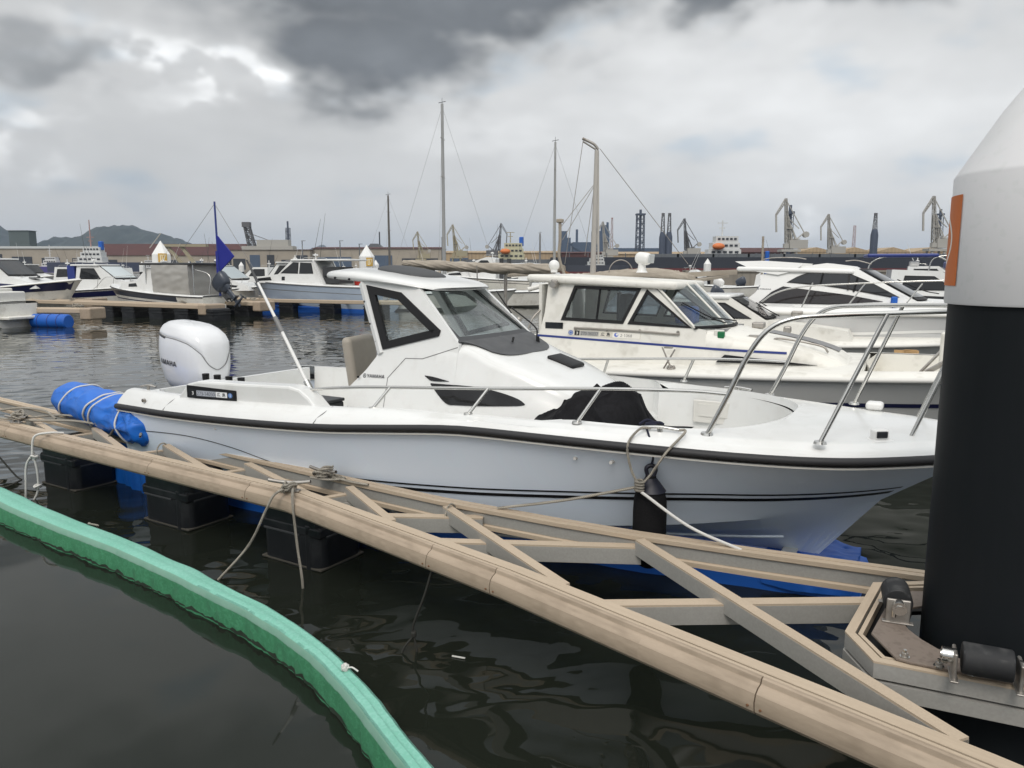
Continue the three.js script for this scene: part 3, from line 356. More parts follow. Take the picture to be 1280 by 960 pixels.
  outboard(MB, [-.44, .93, 0], 1.15, mat([.72, .73, .745], .22, { clearcoat: .8, clearcoatRoughness: .08 }), white2, { steer: -.12 });
}

/* ---------- things on and round the main boat ---------- */
{ // black cover heaped in the bow: cloth over a low anchor box, with pulled folds
  const rows = lin(0, 1, 170).map((u) => lin(0, 1, 150).map((v) => {
    const s = lerp(4.2, 5.38, u), z = lerp(-.42, 1.06, v), e = Math.min(sstep(0, .22, u), sstep(0, .12, 1 - u), sstep(0, .18, v), sstep(0, .1, 1 - v));
    const g4 = (a, b, ra, rb) => Math.exp(-Math.pow(((s - a) / ra) ** 2 + ((z - b) / rb) ** 2, 1.7)), lump = .34 * g4(5.0, .44, .33, .50) + .09 * Math.exp(-(((s - 4.97) / .13) ** 2 + ((z - .26) / .2) ** 2)) + .05 * g4(5.16, .5, .14, .3) + .17 * g4(4.62, .62, .30, .36);
    const wv = n3(s * 1.6, z * 1.6, 8), ridge = (q) => 1 - Math.abs(Math.sin(q * .62)), fold = .6 * ridge(s * 9 + z * 5 + 3 * wv) ** 2 + .4 * ridge(z * 12 - s * 5 + 2.5 * n3(s * 2, z * 2, 17)) ** 2;
    const y = 1.0 + e * (lump * 1.04 + .085 * (fold - .35) * sstep(.04, .2, lump) + .01 * n3(s * 9, z * 9, 3));
    return V(s + .06 * n3b(s * 3, z * 3, 1) * e, Math.max(y, .9), z + .06 * n3b(s * 3, z * 3, 5));
  }));
  const m = solo('bow_cover', 'black cloth cover heaped in the bow of the nearest motorboat', 'cover', grid(rows, { crease: 3.2 }), clothBlack); m.position.copy(MB.position); m.rotation.y = MB.rotation.y;
}
{ // fender
  const p = toWorld([5.60, 0, 1.17]); const t = thing('fender', 'black cylindrical fender hanging against the side of the nearest white motorboat', 'fender', [p.x, .16, p.z]);
  part('body', lathe([[.0, .22], [.05, .225], [.085, .25], [.105, .30], [.108, .42], [.108, .60], [.104, .68], [.09, .74], [.055, .785], [.035, .81], [.035, .83], [.0, .835]], 28), varied([.007, .007, .008], [.013, .013, .014], (u, v) => tfbm(u, v, 60, 2, 131), .4, .9, { specularIntensity: .25 }), t);
  part('cap', lathe([[.094, .742], [.1, .735], [.06, .79], [.04, .815], [.0, .85]], 24), capNavy, t); part('eye', [tube([[-.02, .83, 0], [-.03, .88, 0], [0, .9, 0], [.03, .88, 0], [.02, .83, 0]], .014, 20, 6)], capNavy, t);
  part('lanyard', [tube([[0, .89, 0], [.01, .95, .01], [.005, 1.0, .04], [-.01, 1.06, .02], [-.02, 1.14, -.13]], .0075, 24, 6), tube([[-.06, 1.14, -.14], [.0, 1.165, -.16], [.05, 1.14, -.14], [-.02, 1.145, -.13], [.07, 1.15, -.15], [.10, 1.14, -.13]], .009, 60, 6), rbox(.04, .05, .04, .015, .0, .985, 0)], darkRope, t);
}
{ // mooring bridle from the bow cleat down to the finger
  const A = toWorld([5.56, 1.285, 1.09]), B = toWorld([5.74, 1.285, 1.06]), K = toWorld([5.57, .945, 1.29]), e1 = V(-.1, .665, -5.08), e2 = V(1.36, .655, -4.31);
  solo('mooring_rope', 'pale rope bridle looped from the bow cleat over the rail behind the black fender', 'rope', [tube([A, toWorld([5.52, 1.29, 1.18]), toWorld([5.48, 1.2, 1.275]), toWorld([5.51, 1.05, 1.285]), K], .0085, 40, 6), tube([B, toWorld([5.8, 1.29, 1.12]), toWorld([5.73, 1.18, 1.26]), toWorld([5.64, 1.03, 1.285]), K], .0085, 40, 6), ...[0, 1, 2, 3].map((k) => tube(range(8).map((i) => K.clone().add(V(Math.cos(i * .785) * .026, .03 - k * .018 + i * .001, Math.sin(i * .785) * .026))), .0085, 24, 5, true)), tube([K, K.clone().lerp(e1, .5).add(V(0, -.015, 0)), e1], .0095, 30, 6)], ropeMat);
  solo('mooring_rope', 'taut white rope running from the fender knot down right to the finger beam', 'rope', tube([K.clone().add(V(.01, -.03, .02)), K.clone().lerp(e2, .5).add(V(0, -.05, .03)), e2], .0105, 40, 6), whiteRope);
}
{ // blue lift float under the hull
  const t = thing('boat_lift_float', 'long bright blue float lifting the nearest white motorboat out of the water', 'float', MB.position.toArray(), MB.rotation.y);
  const outline = [[.3, -.9], [4.2, -.9], [4.7, -.7], [6.55, -.42], [6.72, -.34], [6.72, .08], [6.5, .13], [5.4, .33], [4.6, .45], [4.0, .68], [2.4, .86], [.3, .86]];
  const g = plate(outline, .44, [], .05).rotateX(Math.PI / 2); part('float_body', g.translate(0, -.05, 0), blueBright, t);
  part('bow_wrap', map3(new THREE.BoxGeometry(.62, .2, .94, 24, 8, 30), (x, y, z) => { const k = fbm(x * 5, y * 5, z * 5, 4); return [6.42 + x * (1 - .1 * Math.abs(z)) + .012 * k,   .14 + y + .012 * k + .010 * n3b(x * 6, y * 4, z * 6), z * .72 * (1 - .3 * sstep(0, .31, x)) - .08 + .012 * k]; }), blueBright, t);
  part('strap', [box(.10, .012, .6, 6.28, .262, -.08)], offWhite, t);
  part('fender_rope', tube([[2.9, .40, .98], [3.4, .26, .9], [3.9, .21, .82], [4.6, .2, .62]], .012, 30, 6), whiteRope, t);
}
/* ---------- mooring finger ---------- */
const FIN = thing('mooring_finger', 'nearest beige finger of zigzag braced beams on black floats, in front of the motorboat', 'mooring finger');
const YF = .66;
{
  const line = [[-7.6, -9.45], [-5.59, -8.14], [-1.62, -5.50], [0, -3.99], [1.60, -2.33], [2.0, -1.88]];
  const core = [[-.075, 0], [-.004, 0], [-.004, -.014], [.007, -.014], [.007, 0], [.032, .001], [.032, -.15], [-.075, -.15], [-.075, -.12], [-.06, -.11], [-.06, -.04], [-.075, -.03]];
  part('beam', sweep(core, line.map(([x, z]) => [x, YF, z])), beamMat, FIN);
  part('groove_seal', sweep([[-.003, -.012], [.006, -.012], [.006, -.006], [-.003, -.006]], line.map(([x, z]) => [x, YF, z])), black, FIN);
  const bump = [[.034, .006], [.048, .008], [.056, .003], [.062, -.016], [.083, -.027], [.101, -.045], [.111, -.08], [.107, -.118], [.093, -.136], [.076, -.141], [.064, -.152], [.034, -.152]];
  const P = line.map(([x, z]) => V(x, YF, z)); const cum = [0]; P.forEach((p, i) => { if (i) cum.push(cum[i - 1] + p.distanceTo(P[i - 1])); });
  const at = (d) => { let i = 0; while (i < P.length - 2 && d > cum[i + 1]) i++; return P[i].clone().lerp(P[i + 1], (d - cum[i]) / (cum[i + 1] - cum[i])); };
  const seam = (x) => { let lo = 0, hi = cum[cum.length - 1]; for (let k = 0; k < 40; k++) { const m = (lo + hi) / 2; at(m).x < x ? lo = m : hi = m; } return lo; };
  const seams = [0, seam(-5.3), seam(-3.1), seam(-2.0), seam(-.44), seam(-.05), seam(1.05), cum[cum.length - 1]];
  for (let i = 0; i < seams.length - 1; i++) { const a = seams[i] + .003, b = seams[i + 1] - .003; const ds = [a, ...cum.filter((c) => c > a + .02 && c < b - .02), b]; part('bumper_strip', sweep(bump, ds.map(at), { crease: .42 }), compositeDark, FIN); for (const q of [a + .025, b - .025]) { const p = at(q), p2 = at(q + .01), d = p2.sub(p).normalize(); part('screw', cyl([p.x - d.z * .1, YF - .1, p.z + d.x * .1], [p.x - d.z * .114, YF - .1, p.z + d.x * .114], .006, .005, 8), rust, FIN); } }
  const rear = [[-7.0, -9.94], [-4.80, -8.34], [-2.95, -7.02], [-1.43, -5.93], [-.5, -5.3], [.30, -4.84], [.80, -4.58], [1.46, -4.28], [2.3, -3.93], [2.9, -3.66]];
  part('beam', sweep([[-.05, 0], [-.004, 0], [-.004, -.006], [.006, -.006], [.006, 0], [.052, 0], [.052, -.026], [.034, -.034], [.034, -.108], [.052, -.116], [.052, -.145], [-.05, -.145]], rear.map(([x, z]) => [x, YF, z])), beamMat, FIN);
  part('web_plate', sweep([[.03, -.036], [.0365, -.036], [.0365, -.106], [.03, -.106]], rear.map(([x, z]) => [x, YF, z])), alu, FIN);
  const R = [[-6.6, -9.2], [-5.48, -8.46], [-4.40, -7.86], [-3.30, -7.08], [-2.28, -6.38], [-1.25, -5.66], [-.46, -5.17], [.79, -4.50]], F = [[-5.7, -8.3], [-4.66, -7.60], [-3.62, -6.90], [-2.57, -6.20], [-1.52, -5.48], [-.80, -4.86], [.28, -3.82], [1.60, -2.48]];
  const brace = (a, b, y, top = .062, h = .10) => { const p = V(a[0], y - h / 2, a[1]), q = V(b[0], y - h / 2, b[1]); part('brace', bar(p, q, top, h), composite, FIN); part('brace_side', bar(p, q, top + .004, h - .012).translate(0, -.0045, 0), alu, FIN); };
  R.forEach((r, i) => brace(r, F[i], YF - .006));
  F.slice(0, 5).forEach((f, i) => brace(f, R[i + 1], YF - .06, .055, .08));
  for (const [a, b] of [[[-1.24, -5.14], [-.2, -5.08]], [[-.50, -4.62], [.80, -4.52]], [[.42, -3.70], [2.0, -3.74]]]) brace(a, b, YF - .055, .075, .11);
  each('weld_bead', [[.62, -4.66], [-1.32, -5.86]].flatMap(([x, z], j) => range(5).map((i) => { const d = j ? [.82, .57] : [.88, .47], k = i * .032 + .02; return new THREE.SphereGeometry(.009, 8, 6).translate(x + d[0] * k - d[1] * .058, YF - .118, z + d[1] * k + d[0] * .058); })), midGrey, FIN);
  part('weld_plate', [[-1.24, -5.62], [.70, -4.60]].map(([x, z]) => box(.16, .02, .03, x, YF - .128, z + .03, -.5)), alu, FIN);
  // floats
  const flo = (x, z, ry) => { const f = new THREE.Group(); f.name = 'float'; f.position.set(x, 0, z); f.rotation.y = ry; FIN.add(f); part('shell', [rbox(.655, .83, .475, .09, 0, .095, 0, 0, 0, 0, 4), rbox(.664, .10, .484, .03, 0, .30, 0), rbox(.07, .38, .484, .02, .2, .17, 0), rbox(.05, .08, .05, .01, .18, .52, .1), rbox(.05, .08, .05, .01, -.2, .52, .1)], blackPlastic, f); part('rib', [rbox(.40, .02, .492, .006, -.09, .262, 0), rbox(.672, .02, .3, .006, 0, .262, .02)], darkGrey, f); part('waterline_growth', rbox(.661, .018, .481, .006, 0, .012, 0), mat([.06, .055, .045], .95), f); };
  for (const [x, z] of [[-4.71, -8.05], [-3.02, -6.84], [-1.62, -5.92]]) flo(x, z, -.55);
  // cleats
  const cleat = (x, z, ry, s = 1) => { const c = new THREE.Group(); c.name = 'cleat'; c.position.set(x, YF, z); c.rotation.y = ry; c.scale.setScalar(s); FIN.add(c); part('base', [rbox(.14, .015, .05, .005, 0, .008, 0), cyl([-.04, 0, 0], [-.035, .06, 0], .014), cyl([.04, 0, 0], [.035, .06, 0], .014)], dullSteel, c); part('horn', tube([[-.15, .075, 0], [-.08, .066, 0], [0, .062, 0], [.08, .066, 0], [.15, .075, 0]], .013, 20, 7), dullSteel, c); };
  cleat(-1.50, -5.86, -.6); cleat(-1.66, -5.50, -.15, 1.1); cleat(-4.62, -8.36, -.6); cleat(-5.35, -8.05, -.3);
}
function ropeBall(c, r, seed, turns = 5) { const R = rng(seed), out = []; for (let k = 0; k < turns; k++) { const ax = V(R() - .5, .5 + R(), R() - .5).normalize(), u = V(1, 0, 0).cross(ax).normalize(), w = ax.clone().cross(u), o = V((R() - .5) * r * .7, (R() - .3) * r * .6, (R() - .5) * r * .7), rr = r * (.6 + .5 * R()); out.push(tube(range(10).map((i) => { const a = i * .628; return v3(c).clone().add(o).addScaledVector(u, Math.cos(a) * rr).addScaledVector(w, Math.sin(a) * rr).add(V(0, (R() - .5) * .02, 0)); }), .010, 40, 6, true)); } return out; }
{
  solo('mooring_rope', 'pale rope knotted round the cleat on the rear beam, against the hull stripe', 'rope', [...ropeBall([-1.49, .715, -5.85], .065, 5, 7), tube([[-1.45, .68, -5.85], [-1.36, .675, -5.80], [-1.25, .672, -5.72], [-1.1, .67, -5.64]], .010, 20, 6), tube([[-1.6, .67, -5.86], [-1.45, .672, -5.78], [-1.32, .67, -5.82], [-1.42, .675, -5.9]], .010, 24, 6)], ropeMat);
  solo('mooring_rope', 'pale rope hitched to the front beam cleat, both ends hanging to the water', 'rope', [...ropeBall([-1.66, .70, -5.48], .055, 8, 5), tube([[-1.62, .70, -5.45], [-1.60, .69, -5.36], [-1.585, .6, -5.305], [-1.56, .3, -5.29], [-1.53, .06, -5.27], [-1.53, -.1, -5.27]], .0105, 40, 6), tube([[-1.68, .70, -5.45], [-1.74, .67, -5.37], [-1.80, .56, -5.36], [-1.95, .28, -5.38], [-2.22, -.02, -5.44]], .0105, 40, 6)], ropeMat);
  solo('mooring_rope', 'white rope looped over the front beam beside the first float, trailing in water', 'rope', [tube([[-4.52, .672, -7.50], [-4.62, .69, -7.42], [-4.74, .66, -7.38], [-4.77, .5, -7.37], [-4.77, .42, -7.38]], .011, 30, 6), tube([[-4.76, .5, -7.38], [-4.86, .36, -7.4], [-4.90, .12, -7.42], [-4.93, -.04, -7.44]], .011, 24, 6), tube([[-4.76, .48, -7.37], [-4.75, .3, -7.39], [-4.78, .1, -7.42], [-4.86, -.04, -7.44]], .012, 24, 6), ...ropeBall([-4.76, .45, -7.375], .03, 31, 3), ...ropeBall([-4.77, .14, -7.41], .03, 33, 3)], whiteRope);
  solo('mooring_rope', 'long pale rope lying along the far left end of the beams', 'rope', [tube([[-6.3, .70, -8.5], [-5.4, .69, -8.1], [-4.7, .70, -7.98], [-4.2, .70, -7.75], [-3.9, .74, -7.72]], .013, 50, 6), tube([[-5.3, .70, -8.15], [-4.95, .72, -8.2], [-4.5, .71, -8.05], [-4.2, .72, -7.85], [-3.75, .73, -7.5], [-3.6, .7, -7.2]], .012, 50, 6), ...ropeBall([-5.33, .72, -8.08], .07, 41, 7), ...ropeBall([-4.3, .72, -7.82], .05, 43, 5), tube([[-5.8, .74, -8.3], [-5.4, .80, -8.2], [-5.1, .78, -8.15], [-4.95, .7, -8.1]], .013, 30, 6)], ropeMat);
  solo('mooring_rope', 'dark rope loop hung round the rear beam under the blue tarpaulin roll', 'rope', tube([[-4.02, .70, -7.62], [-4.0, .72, -7.50], [-4.03, .62, -7.4], [-4.08, .48, -7.38], [-4.12, .5, -7.5], [-4.08, .66, -7.6]], .012, 40, 6, true), mat([.05, .045, .035], .9));
  solo('mooring_rope', 'thin dark rope slanting from under the front beam into the water at far left', 'rope', [tube([[-5.55, .52, -7.83], [-5.40, .35, -7.8], [-5.22, .17, -7.75], [-5.12, .13, -7.70]], .009, 24, 5), tube([[-5.12, .13, -7.70], [-5.22, .08, -7.65], [-5.38, .03, -7.5], [-5.4, -.1, -7.4]], .011, 24, 5)], wetRope);
  solo('mooring_rope', 'thin dark knotted rope hanging below the front beam at mid water', 'rope', [tube([[-.48, .52, -4.36], [-.53, .35, -4.35], [-.60, .16, -4.36], [-.60, .08, -4.36]], .008, 24, 5), tube([[-.60, .09, -4.36], [-.66, .02, -4.33], [-.68, -.06, -4.3]], .007, 12, 5), tube([[-.60, .09, -4.36], [-.58, .0, -4.34], [-.58, -.06, -4.33]], .007, 12, 5), rbox(.035, .04, .035, .012, -.6, .1, -4.36)], wetRope);
  for (const [x, z, l] of [[-3.31, -7.03, 'behind the second float'], [-.43, -5.14, 'right of the knotted cleat']]) solo('cord_tie', 'thin cord tied round the rear beam ' + l, 'cord', tube(range(9).map((i) => { const a = i * .698, q = [Math.cos(a) * .065, Math.sin(a) * .085]; return [x + q[0] * .5, YF - .07 + q[1], z - q[0] * .85]; }), .007, 40, 5, true), ropeMat);
}
{ // blue tarpaulin roll lying on the finger behind the rear beam
  const a = V(-5.2, .84, -8.74), b = V(-3.46, .74, -7.38), ax = b.clone().sub(a), u = V(0, 1, 0), w = ax.clone().normalize().cross(u).normalize();
  const t = thing('tarpaulin_roll', 'bright blue tarpaulin bundle roped to the far left end of the finger beams', 'tarpaulin');
  const rad = (k, an) => (.215 + .02 * Math.sin(k * 3)) * (k < .08 ? Math.sqrt(k / .08) : k > .93 ? Math.sqrt((1 - k) / .07) : 1) * (1 + .05 * Math.cos(2 * an)) + (.010 + .028 * sstep(.55, .9, k)) * (1 - Math.abs(n3(k * 6, Math.cos(an) * 1.1, Math.sin(an) * 1.1)) * 2) * (k > .02 && k < .98 ? 1 : 0) - (.5 - .5 * Math.cos(k * 31)) * 0.008;
  part('sheet', grid(lin(0, 1, 100).map((k) => range(60).map((i) => { const an = i / 60 * 6.2832, r = Math.max(.001, rad(k, an)); return a.clone().addScaledVector(ax, k).addScaledVector(u, Math.sin(an) * r * .92).addScaledVector(w, Math.cos(an) * r); })), { closeU: true, crease: 3.2 }), tarpBlue, t);
  const hoop = (k, lean) => tube(range(16).map((i) => { const an = i / 16 * 6.2832, r = rad(k, an) + .008; return a.clone().addScaledVector(ax, k + lean * Math.sin(an)).addScaledVector(u, Math.sin(an) * r * .92).addScaledVector(w, Math.cos(an) * r); }), .011, 60, 6, true);
  part('lashing', [hoop(.2, .05), hoop(.47, .06), hoop(.52, .06), hoop(.8, -.02)], whiteRope, t);
  const sk = lin(0, 1, 16).map((k) => { const p = a.clone().lerp(b, .30 + .62 * k); return [V(p.x + .06, .7, p.z + .05), V(p.x + .02 + .05 * n3(k * 6, 1, 1), .35, p.z + .02 + .04 * n3(k * 6, 2, 1)), V(p.x + .05 * n3(k * 9, 3, 1), -.06 + .05 * n3(k * 7, 4, 1), p.z + .06 * n3(k * 5, 5, 1))]; });
  part('hanging_edge', grid(sk.slice(0, 17), { crease: 3.2 }), tarpBlue, t);
}
solo('floating_stick', 'small white stick floating on the dark water below the front beam', 'debris', bar([-.36, .006, -4.27], [-.28, .008, -4.24], .008, .006), offWhite);
{ // green floating boom
  const n = 300, pts = new THREE.CatmullRomCurve3(BOOM.map(([x, z]) => V(x, 0, z))).getSpacedPoints(n);
  const boomMat = varied([.16, .42, .32], [.23, .50, .41], (u, v) => .6 * tfbm(u, v, 5, 5, 141) + .4 * sstep(.4, .7, tfbm(u * 1, v * 1, 110, 2, 147)), 1.3, .8, {}, 1024, .0025);
  const skinMat = varied([.03, .17, .075], [.05, .23, .115], (u, v) => .5 * tfbm(u, v, 8, 5, 143) + .5 * sstep(.45, .7, tfbm(u, v, 100, 2, 149)), 1.3, .75, {}, 1024, .0012);
  const row = (i, f) => { const a = pts[Math.max(0, i - 1)], b = pts[Math.min(n, i + 1)], d = b.clone().sub(a).setY(0).normalize(), nn = V(-d.z, 0, d.x), k = i / n * 14; const wob = .010 * n3(k * 1.4, 1, 2) + .003 * n3(k * 5, 2, 5), wide = (1 + .06 * n3(k * .9, 7, 1)) * interp([[-6, .95], [-4.5, .88], [-2.2, .66], [-1.2, .54], [-.4, .48], [.2, .46]], pts[i].x); return f.map(([c, y, wr = 0]) => V(pts[i].x + nn.x * (-c * wide + wob + wr * .007 * n3(k * 7, y * 6, 1)), y + wob * .6 + wr * .003 * n3(k * 9, 9, 2), pts[i].z + nn.z * (-c * wide + wob + wr * .007 * n3(k * 7, y * 6, 1)))); };
  const t = thing('floating_boom', 'green fabric floating boom curving across the water in the lower left foreground', 'boom');
  part('top_cover', grid(range(n + 1).map((i) => row(i, [[.026, .142, .3], [.042, .165, .2], [.075, .18], [.14, .186], [.162, .179], [.172, .179], [.225, .184], [.262, .17], [.285, .14], [.292, .08], [.29, -.08]])), { crease: .7 }), boomMat, t);
  part('side_skirt', grid(range(n + 1).map((i) => row(i, [[.026, .142, .3], [.018, .12, .5], [.010, .09, .8], [.004, .06, 1], [-.004, .015, 1.4], [0, -.06, 1], [.02, -.35, 1]])), { crease: 3.2 }), skinMat, t);
  part('worn_edge', grid(range(n + 1).map((i) => { const k = i / n * 14; const wn = .5 + .5 * n3(k * 3, 3, 3); return row(i, [[.0225, .137 - .006 * wn, .3], [.0235, .1425, .3], [.040, .1665, .2], [.052, .1735, .1]]).map((p) => p); }), { crease: 3.2 }), varied([.20, .34, .27], [.13, .30, .215], (u, v) => tfbm(u, v, 14, 4, 151), 1.0, .9), t);
  part('algae', grid(range(n + 1).map((i) => { const k = i / n * 14, q = Math.max(0, .5 + fbm(k * 5, 1, 4, 4) * 1.6) * sstep(60, 130, i) * (1 - sstep(215, 250, i)) + .12; return row(i, [[-.0075, .008, 1.4], [-.0035 - .0012, .012 + .02 * q, 1.2]]); }), { crease: 3.2 }), mat([.012, .022, .012], .9), t);
  part('tie', ropeBall(row(222, [[.2, .195]])[0].toArray(), .013, 51, 4).concat(tube([row(222, [[.2, .19]])[0], row(223, [[.24, .205]])[0], row(224, [[.28, .19]])[0]], .005, 12, 5)), whiteRope, t);
  solo('rope_scrap', 'short scrap of white rope lying on the far edge of the green boom', 'rope', tube([row(112, [[.27, .185]])[0], row(113, [[.24, .195]])[0], row(115, [[.28, .185]])[0], row(116, [[.26, .185]])[0]], .008, 20, 5), ropeMat);
}
/* ---------- pile and its guide ---------- */
const PX = 2.22, PZ = -3.2, PR = .343;
{
  const t = thing('mooring_pile', 'thick black pile with white cone cap and orange sign at the right edge', 'pile', [PX, 0, PZ]);
  part('sleeve', lathe([[PR, -2], [PR, 2.165], [PR - .01, 2.17], [0, 2.17]], 72), varied([.006, .0085, .010], [.010, .012, .0145], (u, v) => .7 * tfbm(u, v, 5, 5, 161) + .3 * vn(u * 60, v * 3, 60, 5), 1.5, .6, { specularIntensity: .4 }), t);
  part('cap', lathe([[PR + .012, 2.155], [PR + .016, 2.165], [PR + .016, 2.682], [PR + .008, 2.697], [.2, 2.95], [.02, 3.2], [0, 3.205]], 96), varied([.66, .665, .67], [.58, .585, .58], (u, v) => .7 * sstep(.5, .9, tfbm(u, v, 5, 5, 163)) + .3 * sstep(.62, .8, tfbm(u, v, 50, 2, 165)), 1.3, .55), t);
  const R2 = PR + .019, seg = 32, g = new THREE.CylinderGeometry(R2, R2, .375, seg, 1, true, 2.94, 1.74);
  const sx = sign(.66, .385, 700, (x, W, H) => { x.fillStyle = '#c4692c'; x.fillRect(0, 0, W, H); x.strokeStyle = '#dedbd4'; x.lineWidth = H * .045; x.beginPath(); x.ellipse(W * .45, H * .5, W * .43, H * .37, 0, 0, 7); x.stroke(); x.lineWidth = H * .1; x.beginPath(); x.ellipse(W * .42, H * .5, W * .2, H * .2, 0, 0, 7); x.stroke(); });
  const sp = part('sign_panel', g.translate(0, 2.42, 0), new THREE.MeshStandardMaterial({ map: sx, roughness: .6 }), t);
}
{
  const t = thing('pile_guide', 'beige metal pile guide frame with black rollers round the foot of the mooring pile', 'pile guide');
  const Y = .69, outer = [[2.2, -3.78], [1.88, -3.76], [1.50, -3.22], [1.505, -2.955], [2.02, -2.72], [2.9, -2.4]];
  const ring = (a, b, y0, y1, m, n) => part(n, sweep([[a, y1], [b, y1], [b, y0], [a, y0]], outer.map(([x, z]) => [x, 0, z])), m, t);
  ring(-.040, 0, Y - .009, Y, beamMat, 'frame_top'); ring(-.039, -.001, Y - .075, Y - .0095, alu, 'frame'); ring(-.036, .003, Y - .155, Y - .088, alu, 'lower_frame'); ring(-.07, -.052, Y - .05, Y - .004, beamMat, 'inner_rail'); ring(-.2, -.045, Y - .09, Y - .07, black, 'slot_floor');
  const plateOut = [[2.3, -3.6], [1.985, -3.6], [1.675, -3.17], [1.72, -3.035], [1.745, -2.985], [2.02, -2.775], [2.75, -2.47], [2.9, -2.6], [2.55, -2.75]];
  const notch = range(9).map((i) => { const a = lerp(1.9, 3.9, i / 8); return [PX + Math.cos(a) * (PR + .05), PZ + Math.sin(a) * (PR + .05)]; });
  const P = [[2.3, -3.60], [1.925, -3.62], [1.60, -3.175], [1.60, -2.955], [1.64, -2.925], [2.03, -2.735], [2.88, -2.43], [2.9, -2.5], ...range(13).map((i) => { const a = lerp(1.35, 3.75, i / 12); return [PX + Math.cos(a) * (PR + .10), PZ + Math.sin(a) * (PR + .10)]; }), [1.86, -3.42], [2.3, -3.54]];
  part('top_plate', plate(P.map(([x, z]) => [x, -z]), .012, [], .003).rotateX(-Math.PI / 2).translate(0, Y + .009, 0), varied([.215, .175, .145], [.15, .12, .097], (u, v) => .5 * tfbm(u, v, 6, 5, 171) + .5 * sstep(.5, .8, tfbm(u, v, 70, 2, 173)), 1.1, .7, {}, 1024, .001), t);
  const bolt = (x, z) => { const b = new THREE.Group(); b.name = 'bolt'; b.position.set(x, Y + .015, z); t.add(b); part('washer', cyl([0, 0, 0], [0, .004, 0], .02, .02, 16), steel, b); part('nut', cyl([0, .004, 0], [0, .018, 0], .014, .014, 6), dullSteel, b); part('stud', cyl([0, .018, 0], [0, .032, 0], .007, .007, 10), steel, b); };
  bolt(1.635, -2.96); bolt(1.735, -2.885); bolt(1.83, -2.815 - .01); bolt(2.15, -2.70);
  const roller = (x, z, ry) => { const r = new THREE.Group(); r.name = 'roller'; r.position.set(x, Y + .015, z); r.rotation.y = ry; t.add(r); part('drum', lathe([[0, -.085], [.058, -.085], [.062, -.08], [.062, .08], [.058, .085], [0, .085]], 36).rotateZ(Math.PI / 2).translate(0, .085, 0), varied([.014, .015, .016], [.05, .05, .05], (u, v) => sstep(.5, .85, tfbm(u, v, 14, 4, 181)), .7, .7), r);
    part('bracket', [-.11, .11].flatMap((x2) => [rbox(.014, .115, .10, .006, x2, .056, .0), rbox(.03, .008, .13, .003, x2, .004, 0)]), dullSteel, r); each('axle', [-1, 1].flatMap((k) => [cyl([k * .105, .085, 0], [k * .155, .085, 0], .03, .03, 18), cyl([k * .155, .085, 0], [k * .16, .085, 0], .018, .018, 6), cyl([k * .14, .085, -.02], [k * .14, .04, -.02], .012, .01, 8)]), steel, r); };
  roller(1.85, -2.765, -.44); roller(1.80, -3.37, 1.19);
}

/* ---------- other boats in the marina ---------- */
const RAD = Math.PI / 180;
const ray = (px, py) => { const u = (px - 640) / 950, v = (480 - py) / 950, c = Math.cos(PITCH), s = Math.sin(PITCH), y = v * c - s, z = -v * s - c; return [u / -z, y / -z]; }; // slope right and up per metre of distance
const at = (px, py, D) => { const [a, b] = ray(px, py); return V(a * D, EYE + b * D, -D); };
const prism = (poly, zf, hole) => map3(plate(poly, 2), (x, y, z) => [x, y, z * zf(x, y)]);
const leanZ = (h0, z0, h1, z1) => (x, y) => lerp(z0, z1, clamp((y - h0) / (h1 - h0), -.3, 1.3));
